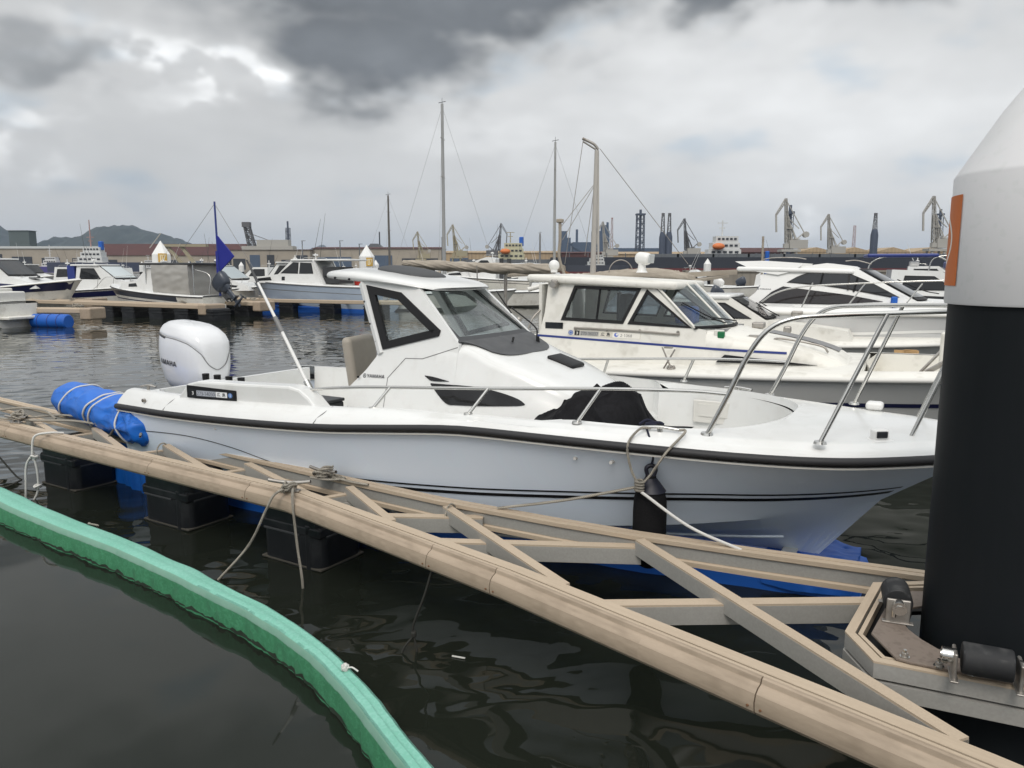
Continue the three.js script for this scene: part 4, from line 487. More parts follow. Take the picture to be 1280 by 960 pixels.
// a generic decked boat; s runs forward from the transom, heights from the water
function cruiser(o) {
  const t = thing(o.name || 'motorboat', o.label, o.category || 'boat', [o.pos[0], o.lift || 0, o.pos[1]], -o.head * RAD, o.group);
  const L = o.L, B = o.B / 2, w = (s) => { const k = clamp(s / L); return B * Math.pow(Math.max(0, 1 - Math.pow(clamp((k - .3) / .7), o.full || 2.8)), 1 / 1.5) * (1 - .08 * (clamp(1 - k / .3) ** 2)); };
  const sheer = (s) => lerp(o.h0, o.h1, Math.pow(clamp(s / L), o.sheerPow || 1.6));
  const H = hullOf({ L, Lc: L * .94, Lk: L * .87, w, sheer, zc: (k) => B * .84 * Math.pow(Math.max(0, 1 - Math.pow(clamp((k - .3) / .7), 2.8)), .8), hc: (k) => lerp(.12, o.h1 * .5, k ** 2.5), hk: (k) => lerp(-.35, .02, k ** 6), flare: 1.5 });
  part('hull', [H.skin(1), H.skin(-1), H.transom], o.hull || agedGrey, t);
  part('rub_rail', sweep([[-.02, -.03], [.025, -.026], [.034, 0], [.025, .024], [-.02, .03]], H.ring(0, 30), { crease: 1.2 }), o.rail || rubber, t);
  for (const b of o.bands || []) each('hull_stripe', [1, -1].map((q) => H.ribbon((s) => b.lo(s), (s) => b.hi(s), q, b.t0 || 0, b.t1 || .98, .006, 30)), b.mat, t);
  const rise = o.rise || .08, ss = lin(0, L, 46), c0 = o.well ? o.well[0] : 9e9, c1 = o.well ? o.well[1] : -9e9, k0 = o.cock ? o.cock[0] : 9e9, k1 = o.cock ? o.cock[1] : -9e9;
  const zi = (s) => (s > k0 && s < k1) ? Math.max(0, w(s) - .22) : (s > c0 && s < c1) ? Math.max(0, w(s) - .2) * Math.pow(Math.max(0, 1 - Math.pow(clamp((s - c0) / (c1 - c0)), 5)), .5) : 0;
  const sx = [...ss, k0 + .001, k0 - .001, k1 + .001, k1 - .001, c0 + .001, c0 - .001, c1 - .001].filter((s) => s > 0 && s <= L || s === 0).sort((a, b) => a - b);
  for (const q of [1, -1]) part('deck', grid(sx.map((s) => { const W = w(s), h = sheer(s), e = zi(s); return [V(s, h + .02, q * W), V(s, h + rise * .7, q * Math.max(e, W - .04)), V(s, h + rise, q * Math.max(e, W - .1)), V(s, h + rise + .02, q * lerp(e, Math.max(e, W - .1), .4)), V(s, h + rise + .03 * (e ? .6 : 1), q * e)]; }), { crease: .9 }), o.deck || gel, t);
  for (const [a, b, fl] of [[k0, k1, .35], [c0, c1, o.h1 - .35]]) if (a < b) { const si = lin(a, b, 20); part('inner_liner', [...[1, -1].map((q) => grid(si.map((s) => [V(s, sheer(s) + rise + .01, q * (zi(s) + .002)), V(s, fl, q * Math.max(0, zi(s) - .02))]))), grid(si.map((s) => [V(s, fl, zi(s)), V(s, fl, -zi(s))])), ...(a > .1 ? [box(.03, sheer(a) + rise - fl, 2 * zi(a + .01), a, (sheer(a) + rise + fl) / 2, 0)] : []), box(.03, sheer(b) + rise - fl, 2 * Math.max(.05, zi(b - .01)), b, (sheer(b) + rise + fl) / 2, 0)], o.liner || o.deck || gel, t); }
  for (const c of o.blocks || []) { const b = part(c.name || 'cabin', prism(c.poly, c.zf), c.mat || gel, t); }
  for (const c of o.wins || []) { each('window_frame', sidePlate(c.poly, c.zf, .016, .004), black, t); each('window', sidePlate(inset(c.poly, c.frame || .035), c.zf, .01, .013), c.mat || darkGlass, t); }
  for (const c of o.screens || []) { const n = V(c.b[1] - c.t[1], 0, 0), d = V(c.t[0] - c.b[0], c.t[1] - c.b[1], 0).normalize(), nn = V(d.y, -d.x, 0); const q = (u, v, off) => { const z = lerp(c.zb, c.zt, v) * u; return V(lerp(c.b[0], c.t[0], v) + nn.x * off + (c.bulge || .08) * (1 - u * u), lerp(c.b[1], c.t[1], v) + nn.y * off, z); }; const pl = (u0, u1, v0, v1, a, b) => [grid(lin(v0, v1, 4).map((v) => lin(u0, u1, 10).map((u) => q(u, v, b)))), grid(lin(v0, v1, 4).map((v) => lin(u0, u1, 10).map((u) => q(u, v, a))))]; part('windscreen_frame', pl(-1, 1, 0, 1, 0, .012), c.frameMat || black, t); const k = c.panes || 1; for (let i = 0; i < k; i++) part('windscreen', pl(lerp(-.95, .95, i / k) + (i ? .03 : 0), lerp(-.95, .95, (i + 1) / k) - (i < k - 1 ? .03 : 0), .08, .93, .012, .018), c.mat || darkGlass, t); }
  for (const r of o.roofs || []) part('roof', map3(rbox(r.s1 - r.s0, r.th || .09, r.w, Math.min(.04, (r.th || .09) * .45), (r.s0 + r.s1) / 2, r.h, 0, 0, 0, 0, 3), (x, y, z) => [x - (r.round || .12) * (z / (r.w / 2)) ** 2 * Math.sign(x - (r.s0 + r.s1) / 2), y - (r.camber || .05) * (z / (r.w / 2)) ** 2 + (r.slope || 0) * (x - r.s0), z]), r.mat || gel, t);
  if (o.pulpit) { const [a, b, hh] = o.pulpit; for (const q of [1, -1]) for (const s of lin(a, b, 3)) part('stanchion', cyl([s, sheer(s) + rise, q * Math.max(.05, w(s) - .12)], [s + .1, sheer(s) + rise + hh, q * Math.max(.05, w(s) - .16)], .013, .013, 6), steel, t); const P = (q) => lin(a - .35, b + .05, 12).map((s, i) => V(s + .1, sheer(s) + rise + hh * sstep(0, .25, i / 12), q * Math.max(.04, w(s) - .16))); part('bow_rail', tube([...P(1), V(b + .35, sheer(b) + rise + hh, 0), ...P(-1).reverse()], .015, 90, 6), steel, t); }
  { const q = rng(Math.round((o.pos[0] * 31 + o.pos[1] * 17 + 999) * 10)), b0 = (o.blocks || [])[0]; if (b0 && !o.bare) { const top = Math.max(...b0.poly.map((p) => p[1])), xs = b0.poly.filter((p) => p[1] > top - .2).map((p) => p[0]), x = Math.min(...xs); each('whip_antenna', [.3, -.35].map((z) => cyl([x + .2 + q() * .4, top, z + q() * .2], [x - q() * .4, top + 1.0 + q() * 1.6, z], .014, .006, 5)), q() < .5 ? white2 : darkGrey, t); part('mast_light', [cyl([x + .5, top, 0], [x + .5, top + .35 + .3 * q(), 0], .03, .03, 6), rbox(.18, .1, .3, .03, x + .5, top + .3, 0)], white2, t); each('cabin_rail', [1, -1].map((z) => tube([[x + .1, top + .02, z * .5], [x + .2, top + .14, z * .5], [x + .9, top + .14, z * .5], [x + 1.0, top + .02, z * .5]], .012, 12, 4)), steel, t); } }
  if (o.motor) outboard(t, [-.36, o.h0 + (o.motorLift || .12), o.motorZ || 0], o.motorScale || 1, o.motor, darkGrey, { simple: true, tilt: o.tilt || 0 });
  if (o.motor2) outboard(t, [-.36, o.h0 + .12, .62], 1, o.motor2, darkGrey, { simple: true, tilt: o.tilt || 0 });
  return { t, H, w, sheer, rise };
}
const arr = (...a) => a;
const flat = (a, b, s0, s1) => (s) => lerp(a, b, clamp((s - s0) / (s1 - s0)));

/* boat with the registration strip, behind the main boat */
{
  const z8 = leanZ(1.0, .92, 2.15, .70), zIn = (x, y) => z8(x, y) * (1 - .25 * sstep(4.4, 6.0, x));
  const { t, w, sheer } = cruiser({ bare: true, label: 'older white cabin boat with thin blue cabin line, moored just behind the nearest motorboat', pos: [-1.17, -12.22], head: 27, L: 8.9, B: 2.9, h0: 0.98, h1: 1.19, full: 3.2, rise: .06, hull: agedGrey, deck: aged, rail: offWhite, well: [6.25, 8.2], cock: [.4, 2.0], liner: aged,
    bands: [{ lo: flat(.70, .80, 3, 7.5), hi: flat(.74, .85, 3, 7.5), mat: navy, t1: .97 }, { lo: flat(1.0, 1.13, 2, 8), hi: flat(1.025, 1.155, 2, 8), mat: black, t1: .97 }] });
  const wall = [[2.05, 1.0], [2.14, 1.3], [2.22, 1.72], [2.24, 2.2], [3.66, 2.14], [4.33, 1.57], [4.45, 1.545], [4.45, 1.0]];
  const w1 = [[2.63, 2.09], [2.47, 1.62], [3.36, 1.595], [3.57, 2.06]], w2 = [[3.645, 2.05], [3.42, 1.595], [4.27, 1.57]];
  each('cabin_side', sidePlate(wall, z8, .04, -.02, [inset(w1, .012), inset(w2, .012)]), aged, t);
  each('window_frame', [...sidePlate(w1, z8, .03, -.006, [inset(w1, .04)]), ...sidePlate(w2, z8, .03, -.006, [inset(w2, .04)])], black, t);
  each('side_window', [...sidePlate(inset(w1, .02), z8, .006, -.02), ...sidePlate(inset(w2, .02), z8, .006, -.02)], tinted, t);
  part('window_mullion', [1].map(() => bar([2.98, 1.61, z8(0, 1.61) - .008], [3.0, 2.075, z8(0, 2.07) - .008], .02, .02)), black, t);
  const trunk = (s) => interp([[4.25, 1.56], [4.8, 1.49], [5.3, 1.42], [5.8, 1.30], [6.05, 1.18], [6.18, 1.0], [6.2, .9]], s);
  part('foredeck_trunk', grid(lin(4.2, 6.2, 26).map((s) => { const h = trunk(s), sh = .32 * sstep(4.45, 6.3, s) + .004, Z = (y) => z8(0, y) - sh, a = Z(h - .04), c = Z(.98); return [[c, .98], [Z(h - .16), h - .16], [a, h - .04], [a - .1, h], [a * .5, h + .035], [0, h + .05], [-a * .5, h + .035], [-a + .1, h], [-a, h - .04], [-Z(h - .16), h - .16], [-c, .98]].map(([z, y]) => V(s, y, z)); }), { crease: 1.1 }), aged, t);
  part('cabin_aft_wall', [box(.04, 1.1, .5, 2.16, 1.55, .55), box(.04, 1.1, .5, 2.16, 1.55, -.55)], aged, t);
  part('roof', map3(rbox(2.1, .10, 1.56, .045, 0, 0, 0, 0, 0, 0, 3), (x, y, z) => [2.98 + x + .16 * (1 - (z / .78) ** 2) * (x > .5 ? 1 : 0), 2.215 + y - .055 * (z / .78) ** 2 - .075 * sstep(.2, 1.1, x) + .02 * sstep(-.2, -1, x), z]), aged, t);
  const scr = (u, v, d) => { const z = u * lerp(.84, .72, v); return V(lerp(4.30, 3.72, v) + .34 * (1 - u * u) + d * .7, lerp(1.575, 2.13, v) + d * .7, z); }, pan = (u0, u1, v0, v1, a, b) => [grid(lin(v0, v1, 4).map((v) => lin(u0, u1, 8).map((u) => scr(u, v, b)))), grid(lin(v0, v1, 4).map((v) => lin(u0, u1, 8).map((u) => scr(u, v, a))))];
  for (const [a, b] of [[-.97, -.36], [-.33, .33], [.36, .97]]) part('windscreen', pan(a, b, .05, .95, -.003, .003), tinted, t);
  each('screen_post', [-1, -.345, .345, 1].map((u) => tube(lin(0, 1, 6).map((v) => scr(u * .985, v, 0)), .018, 10, 6)), aged, t); part('screen_sill', tube(lin(-1, 1, 12).map((u) => scr(u, .0, .005)), .022, 30, 6), black, t);
  each('wiper', [tube([scr(.45, .02, .05), scr(.62, .18, .03), scr(.86, .52, .02)], .009, 12, 5), tube([scr(.0, .03, .05), scr(.3, .12, .03), scr(.55, .18, .02)], .009, 12, 5), tube([scr(-.6, .02, .05), scr(-.45, .3, .03)], .009, 12, 5)], black, t);
  each('blue_line', [1, -1].map((q) => grid(lin(2.12, 5.4, 20).map((s) => { const y = lerp(1.405, 1.30, (s - 2.1) / 3.3), z = z8(s, y) - .32 * sstep(4.45, 6.3, s); return [V(s, y + .014, q * (z + .006)), V(s, y - .014, q * (z + .007))]; }))), stripeBlue, t);
  const gr = new THREE.Group(); gr.name = 'grab_rail'; t.add(gr); part('bar', tube([[2.68, 1.525, .835], [3.4, 1.515, .84], [4.12, 1.49, .845]], .014, 20, 6), dullSteel, gr); each('mount', [2.7, 3.15, 3.6, 4.1].map((s) => cyl([s, 1.515, z8(0, 1.5)], [s, 1.515, .845], .016, .022, 8)), dullSteel, gr);
  part('vent_plate', box(.26, .085, .012, 2.38, 1.545, z8(0, 1.545) + .008), darkGlass, t);
  const tx = sign(1.02, .085, 1000, (x, W, h) => { x.fillStyle = '#cfcabd'; x.fillRect(0, 0, W, h); x.textBaseline = 'middle'; x.strokeStyle = x.fillStyle = '#3c62a8'; x.lineWidth = h * .1; x.beginPath(); x.arc(h * .5, h * .5, h * .36, 0, 7); x.stroke(); x.beginPath(); x.arc(h * .5, h * .5, h * .13, 0, 7); x.fill(); for (let k = 0; k < 4; k++) { x.beginPath(); x.moveTo(h * .5 - Math.cos(k * .785) * h * .36, h * .5 - Math.sin(k * .785) * h * .36); x.lineTo(h * .5 + Math.cos(k * .785) * h * .36, h * .5 + Math.sin(k * .785) * h * .36); x.stroke(); }
    x.fillStyle = '#15161a'; x.fillRect(h * 1.15, h * .1, h * .85, h * .8); x.fillStyle = '#e8e6de'; x.textAlign = 'center'; x.font = `bold ${Math.round(h * .6)}px sans-serif`; x.fillText('3', h * 1.58, h * .54); x.fillStyle = '#9c9c9a'; x.fillRect(h * 2.1, h * .12, h * 3.1, h * .76); x.fillStyle = '#1a1b1f'; x.font = `${Math.round(h * .72)}px sans-serif`; x.save(); x.translate(h * 3.65, h * .55); x.scale(h * 2.9 / x.measureText('270-36037').width, 1); x.fillText('270-36037', 0, 0); x.restore(); x.strokeStyle = '#1a1b1f'; x.lineWidth = h * .07; kanjiHiro(x, h * 5.6, h * .2, h * .6); kanjiShima(x, h * 6.5, h * .2, h * .6);
    x.fillStyle = '#e6e3da'; x.fillRect(h * 7.5, h * .04, W - h * 7.6, h * .92); x.fillStyle = '#5a6fc0'; x.beginPath(); x.arc(h * 8.1, h * .5, h * .34, 0, 7); x.fill(); x.fillStyle = '#e6e3da'; x.beginPath(); x.arc(h * 8.22, h * .42, h * .18, 0, 7); x.fill(); x.fillStyle = '#2b2c33'; x.textAlign = 'left'; x.font = `${Math.round(h * .62)}px sans-serif`; x.fillText('2-1068', h * 8.75, h * .55); });
  decal('registration_strip', 1.02, .08, tx, [3.10, 1.452, z8(0, 1.452) + .0035], [1, -.012, 0], [0, .19, .98], t);
  part('low_window', sidePlate([[4.60, 1.17], [4.70, 1.265], [5.05, 1.235], [5.75, 1.165]], (s, y) => z8(0, y) - .32 * sstep(4.45, 6.3, s) + .022, .03, 0, [], [1]), blackGlass, t);
  const nl = new THREE.Group(); nl.name = 'side_light'; nl.position.set(4.6, 1.50, .78); t.add(nl); part('housing', rbox(.12, .12, .05, .01), aged, nl); part('lens', rbox(.085, .085, .07, .015, .03, 0, .012), greenMat, nl);
  part('vent_cowl', [rbox(.2, .07, .12, .02, 4.98, 1.45, .58), rbox(.14, .012, .1, .005, 5.0, 1.49, .58)], dullSteel, t); part('hand_rail', tube([[5.2, 1.40, .52], [5.28, 1.46, .52], [5.75, 1.39, .50], [5.85, 1.31, .5]], .014, 24, 6), dullSteel, t); part('non_skid_panel', grid(lin(5.1, 5.95, 8).map((s) => [V(s, trunk(s) + .052, .16), V(s, trunk(s) + .052, -.28)])), midGrey, t);
  each('deck_vent', [rbox(.16, .08, .16, .02, 4.9, 1.56, -.3), rbox(.1, .1, .1, .03, 5.25, 1.5, -.45)], dullSteel, t);
  const sl = new THREE.Group(); sl.name = 'search_light'; sl.position.set(3.38, 2.26, .12); t.add(sl); part('base', lathe([[0, 0], [.08, 0], [.06, .03], [.05, .1], [.055, .13], [0, .13]], 20), white2, sl); part('lamp_head', rbox(.25, .17, .17, .08, .02, .19, 0, -.35, 0, -.12, 5), white2, sl); part('lamp_glass', rbox(.02, .12, .12, .01, .145, .185, .045, -.35, 0, -.12), mat([.5, .52, .52], .1), sl);
  part('radome', [new THREE.SphereGeometry(.075, 20, 16).translate(2.22, 2.36, .48), cyl([2.22, 2.26, .48], [2.22, 2.31, .48], .05)], white2, t);
  part('deck_lamp', [rbox(.1, .1, .08, .02, 2.36, 2.12, .76), cyl([2.36, 2.1, .8], [2.36, 2.1, .85], .05, .045, 14)], dullSteel, t); part('mirror_arm', [tube([[2.1, 1.2, .86], [2.02, 1.38, .95], [2.08, 1.62, .9], [2.16, 1.75, .8]], .014, 24, 6), cyl([2.0, 1.44, .95], [1.92, 1.62, .98], .006), new THREE.SphereGeometry(.04, 10, 8).translate(1.92, 1.62, .98)], dullSteel, t);
  part('cabin_bulkhead', box(.03, .5, .4, 2.9, 1.72, -.35, .25), darkGrey, t); part('dash_board', box(1.1, .06, 1.2, 4.1, 1.52, 0), midGrey, t); part('cabin_chair', [rbox(.12, .5, .4, .05, 3.2, 1.72, .2), rbox(.4, .12, .4, .04, 3.35, 1.42, .2)], darkGrey, t); part('blue_bag', rbox(.3, .26, .3, .06, 3.9, 1.66, -.4), blueBright, t);
  const st = [[4.15, 1.12], [4.1, 1.3]]; part('bow_line_post', [cyl([4.15, 1.1, 1.28], [4.02, 1.36, 1.26], .01), cyl([4.05, 1.1, 1.28], [4.18, 1.34, 1.26], .01), rbox(.1, .02, .06, .005, 4.1, 1.36, 1.26), ...ropeBall([4.15, 1.12, 1.3], .04, 61, 4)], dullSteel, t);
  part('rust_stain', [box(.16, .26, .004, 6.75, 1.1, -1.205), box(.3, .04, .004, 6.7, 1.2, -1.205)].map((g) => g.rotateY(-.0)), mat([.42, .27, .13], .9), t);
  const fm = new THREE.Group(); fm.name = 'bow_roller_arm'; t.add(fm); part('plate', rbox(.24, .4, .06, .08, 7.15, 1.38, .2), aged, fm); part('arm', [bar([6.9, 1.12, .4], [7.25, 1.34, .25], .04, .05), bar([6.85, 1.1, .2], [7.3, 1.62, -.3], .025, .025), bar([7.3, 1.62, -.3], [7.7, 1.66, -.3], .025, .025)], dullSteel, fm);
}
/* sailing fishing boat with canvas-wrapped boom, in the next berth */
{
  const z8 = leanZ(1, .85, 2.1, .62);
  const { t } = cruiser({ bare: true, name: 'fishing_boat', label: 'white boat with short thick mast and canvas wrapped boom, between the two white cabin boats', pos: [.85, -16.4], head: 27, L: 7.6, B: 2.5, h0: .9, h1: 1.05, hull: agedGrey, deck: aged, rail: offWhite, cock: [.3, 2.2],
    blocks: [{ poly: [[2.6, .9], [2.6, 1.78], [3.85, 1.81], [4.55, 1.4], [5.9, 1.25], [6.05, .95]], zf: z8, mat: aged }], wins: [{ poly: [[2.8, 1.4], [2.85, 1.7], [3.8, 1.7], [4.3, 1.42]], zf: z8 }], screens: [{ b: [4.55, 1.42], t: [3.88, 1.79], zb: .76, zt: .62, panes: 2 }], roofs: [{ s0: 2.4, s1: 4.0, h: 1.84, w: 1.44 }] });
  each('wiper', [tube([[4.7, 1.45, .2], [4.45, 1.6, .35], [4.3, 1.7, .4]], .01, 10, 5), tube([[4.7, 1.45, -.2], [4.45, 1.6, -.1], [4.3, 1.7, .0]], .01, 10, 5)], black, t); each('deck_vent', [rbox(.2, .1, .2, .03, 5.0, 1.5, .1), rbox(.12, .12, .12, .04, 5.45, 1.44, -.1)], dullSteel, t);
  const M = (px, py, D = 16.3) => t.worldToLocal(at(px, py, D)); t.updateMatrixWorld();
  part('mast', [cyl(M(741, 345), M(746, 188), .062, .045, 14), bar(M(748, 330), M(747.5, 188), .03, .04)], mat([.44, .42, .385], .45), t); part('gaff', [tube([M(748, 187), M(742, 180), M(728, 173)], .03, 16, 7), tube([M(729, 177), M(745, 187)], .018, 6, 5)], dullSteel, t);
  each('stay', [[[729, 175], [706, 330]], [[743, 230], [700, 285]], [[743, 232], [703, 300]], [[750, 186], [860, 330]], [[742, 240], [731, 320]]].map(([a, b]) => cyl(M(...a), M(...b), .007, .007, 5)), dullSteel, t);
  part('canvas_boom', map3(new THREE.CylinderGeometry(1, 1, 1, 30, 60).rotateZ(Math.PI / 2), (x, y, z) => { const k = x + .5, a = Math.atan2(z, y), r = Math.hypot(y, z) > .01 ? 1 : 0; const R = .078 + .014 * n3(k * 9, 1, 2) + .03 * sstep(.05, .2, k) * (1 - sstep(.8, 1, k)) + .018 * Math.abs(n3(k * 8 + Math.cos(a), Math.sin(a) * 2, 4)); const p = M(lerp(505, 705, k), lerp(328, 335, k), lerp(19.5, 16.6, k)); return [p.x, p.y - .02 + Math.cos(a) * R * r - .04 * Math.sin(k * 3.1), p.z + Math.sin(a) * R * 1.2 * r]; }), canvasMat, t);
  part('canvas_bundle', map3(new THREE.SphereGeometry(1, 50, 30), (x, y, z) => { const p = M(775, 345, 16.2), f = .06 * (1 - 2 * Math.abs(n3(x * 2.2, y * 4, z * 2))) + .04 * n3(x * 5, y * 9, z * 5); return [p.x + x * 1.6, p.y - .05 + (y > 0 ? y * .15 : y * .16) + f * .6 + .05 * Math.sin(x * 3), p.z + z * .5]; }), canvasMat, t);
  part('boom_end', [cyl(M(703, 343, 16.5), M(716, 350, 16.5), .1, .09, 12), rbox(.2, .26, .2, .03, ...M(700, 350, 16.5).toArray())], rust, t); part('boom_crutch', [cyl(M(632, 336, 17.8), M(632, 470, 17.8), .04, .04, 10), cyl(M(596, 332, 17.8), M(597, 360, 17.8), .015)], dullSteel, t);
  part('whisker_pole', cyl(M(660, 362, 16.4), M(705, 350, 16.4), .05, .04, 10), offWhite, t); part('horn_post', [tube([M(706, 345, 16.2), M(699, 322, 16.2), M(700, 300, 16.2), M(700, 278, 16.2)], .035, 20, 8), rbox(.13, .08, .13, .02, ...M(700, 276, 16.2).toArray())], canvasMat, t); part('wire_hoop', tube(range(9).map((i) => { const a = Math.PI * i / 8; return M(776 - Math.cos(a) * 15, 342 - Math.sin(a) * 17, 16); }), .012, 24, 5), dullSteel, t);
  part('boom_yard', [bar(M(820, 346, 16), M(920, 340, 16.5), .1, .1), bar(M(860, 352, 16), M(905, 345, 16.5), .3, .05)], canvasMat, t);
}
/* sporty cruiser on the right */
{
  const z9 = leanZ(1.5, 1.12, 2.4, .82), S = (p) => p.map(([s, h]) => [s - 3.6, h]);
  const { t } = cruiser({ bare: true, name: 'sport_cruiser', label: 'sleek white cruiser with curved dark windows and swept roof, right of the older cabin boat', pos: [4.76, -15.93], head: 27, L: 8.6, B: 3.0, h0: 1.5, h1: 1.6, full: 3, rise: .1, hull: varied([.56, .565, .565], [.5, .505, .505], (u, v) => tfbm(u, v, 4, 4, 191), 3, .25, { clearcoat: .5 }), deck: white2, rail: offWhite, cock: [.3, 1.2],
    bands: [{ lo: (s) => 1.18 + .05 * Math.cos(s * 1.6), hi: (s) => 1.23 + .05 * Math.cos(s * 1.6), mat: white2, t1: .9 }, { lo: () => 1.0, hi: () => 1.015, mat: midGrey, t1: .9 }],
    blocks: [{ poly: S([[3.8, 1.55], [3.85, 1.68], [4.06, 1.86], [4.14, 2.0], [4.12, 2.2], [4.7, 2.34], [5.3, 2.42], [5.75, 2.36], [6.35, 2.02], [6.85, 1.74], [7.6, 1.70], [8.6, 1.68], [8.7, 1.55]]), zf: z9, mat: white2 }],
    wins: [{ poly: S([[4.62, 2.06], [4.80, 2.17], [5.0, 2.25], [5.27, 2.285], [5.69, 2.24], [6.1, 2.06], [6.56, 1.81], [6.44, 1.80], [5.81, 1.92], [5.29, 2.0]]), zf: z9, frame: .022 }, { poly: S([[4.14, 1.67], [4.36, 1.88], [4.56, 1.985], [4.9, 1.94], [5.72, 1.84], [6.3, 1.73], [5.4, 1.66]]), zf: z9, mat: mat([.022, .019, .020], .08), frame: .012 }],
    screens: [{ b: S([[6.85, 1.75]])[0], t: S([[5.85, 2.31]])[0], zb: .98, zt: .82, bulge: .18 }] });
  part('roof', map3(rbox(2.35, .11, 1.85, .05, 0, 0, 0, 0, 0, 0, 4), (x, y, z) => { const k = (x + 1.175) / 2.35; return [-.05 + x + 1.175 - .12 * (z / .9) ** 2 * (k < .3 ? -1 : 1), 2.42 + y * lerp(.75, 1.2, Math.sin(k * 3.1)) + .05 * Math.sin(k * 2.6) - .14 * sstep(.7, 1, k) - .05 * (z / .9) ** 2 - .06 * (1 - k) * (Math.abs(z) > .7 ? 1 : 0), z]; }), white2, t);
  each('roof_wing', sidePlate(S([[3.62, 2.46], [4.2, 2.47], [4.9, 2.42], [4.75, 2.28], [4.45, 2.2], [4.05, 2.26]]), z9, .08, .0), white2, t);
  each('window_post', [[1.62, 2.02, 1.66, 2.27], [2.1, 1.93, 2.1, 2.22], [2.2, 1.9, 2.25, 2.15]].map(([a, b, c, d]) => bar([a, b, z9(0, b) + .022], [c, d, z9(0, d) + .022], .03, .02)), black, t);
  const ytx = sign(.3, .05, 1200, (x, W, h) => yamaha(x, W, h, '#55585e', true)); decal('lettering', .26, .04, ytx, [.62, 1.93, z9(0, 1.93) + .005], [1, -.02, 0], [0, .3, .95], t);
  part('side_rail', tube([[.55, 1.62, 1.3], [.85, 1.85, 1.3], [1.3, 1.98, 1.3], [2.2, 2.05, 1.28], [3.8, 2.12, 1.2], [6.5, 2.18, .8]], .016, 60, 6), steel, t); each('stanchion', [[1.35, 1.52], [2.1, 2.4], [3.0, 3.3], [4.0, 4.3], [5.0, 5.2]].map(([a, b]) => cyl([a, 1.6, 1.32], [b, 2.06, 1.27], .014, .014, 6)), steel, t);
  each('roof_rail', [tube([[.5, 2.5, .5], [.7, 2.53, .5], [1.1, 2.53, .5], [1.3, 2.5, .5]], .01, 16, 5), tube([[2.0, 2.46, .5], [2.2, 2.47, .5], [2.45, 2.4, .5]], .01, 16, 5)], dullSteel, t); part('wiper', tube([[3.6, 1.86, .2], [3.35, 1.92, .5], [2.9, 2.12, .6]], .01, 10, 5), black, t);
  const f = thing('mooring_fender', 'small blue and brown fender on a cord, hanging off the sleek cruiser', 'fender', [...at(1116, 380, 13.6).toArray()]); part('cord', cyl([0, .12, 0], [0, -.42, 0], .008), darkRope, f); part('blue_knot', rbox(.1, .16, .1, .03, .02, .05, 0), blueBright, f); part('ball', new THREE.SphereGeometry(.07, 12, 10).translate(0, -.46, 0), mat([.13, .09, .07], .8), f);
}
/* boats across the fairway on the left and in the middle */
const FH = 30.8, BH = 210.8;
{ // navy striped cabin boat at far left
  const z = leanZ(1, 1.15, 2.5, .9);
  const { t } = cruiser({ label: 'white cabin boat with broad navy hull stripe, at the far left edge', pos: [-33.2, -43.4], head: 12, L: 10.2, B: 3.2, h0: 1.0, h1: 1.75, hull: aged, rail: offWhite, deck: gel, pulpit: null, bands: [{ lo: flat(.62, 1.22, 0, 10), hi: flat(.98, 1.66, 0, 10), mat: navy, t1: .985 }],
    blocks: [{ poly: [[3.2, 1.1], [3.3, 2.85], [5.4, 2.85], [6.6, 1.95], [8.3, 1.55], [8.5, 1.3]], zf: z }], wins: [{ poly: [[3.5, 1.95], [3.6, 2.65], [5.0, 2.65], [5.55, 1.95]], zf: z }], screens: [{ b: [6.62, 1.97], t: [5.45, 2.82], zb: 1.0, zt: .92 }], roofs: [{ s0: 2.6, s1: 5.55, h: 2.9, w: 2.0, th: .12 }] });
  part('blue_canvas', box(.7, 1.0, 1.9, 3.0, 2.3, 0), stripeBlue, t); each('cabin_stripe', sidePlate([[3.2, 1.35], [6.0, 1.35], [7.2, 1.5], [5.6, 1.6], [3.2, 1.58]], z, .02, .006), navy, t); part('radar', lathe([[0, 0], [.3, 0], [.3, .1], [.2, .2], [0, .22]], 18, 4.2, 3.0, 0), white2, t); part('light_dome', new THREE.ConeGeometry(.22, .28, 14).translate(4.9, 3.08, 0), white2, t); each('deck_hatch', [rbox(.5, .06, .5, .02, 7.4, 1.86, 0), rbox(.12, .1, .12, .03, 6.9, 1.98, .4), rbox(.12, .1, .12, .03, 7.1, 1.92, -.5)], darkGrey, t);
  part('crane_boom', bar([1.0, 3.0, .9], [5.4, 4.05, 1.1], .14, .16), darkGrey, t); each('hull_fender', [[2.2, .55], [5.2, .75]].map(([s, h]) => cyl([s, h, 1.62], [s, h + .6, 1.62], .14, .14, 12)), cream, t);
}
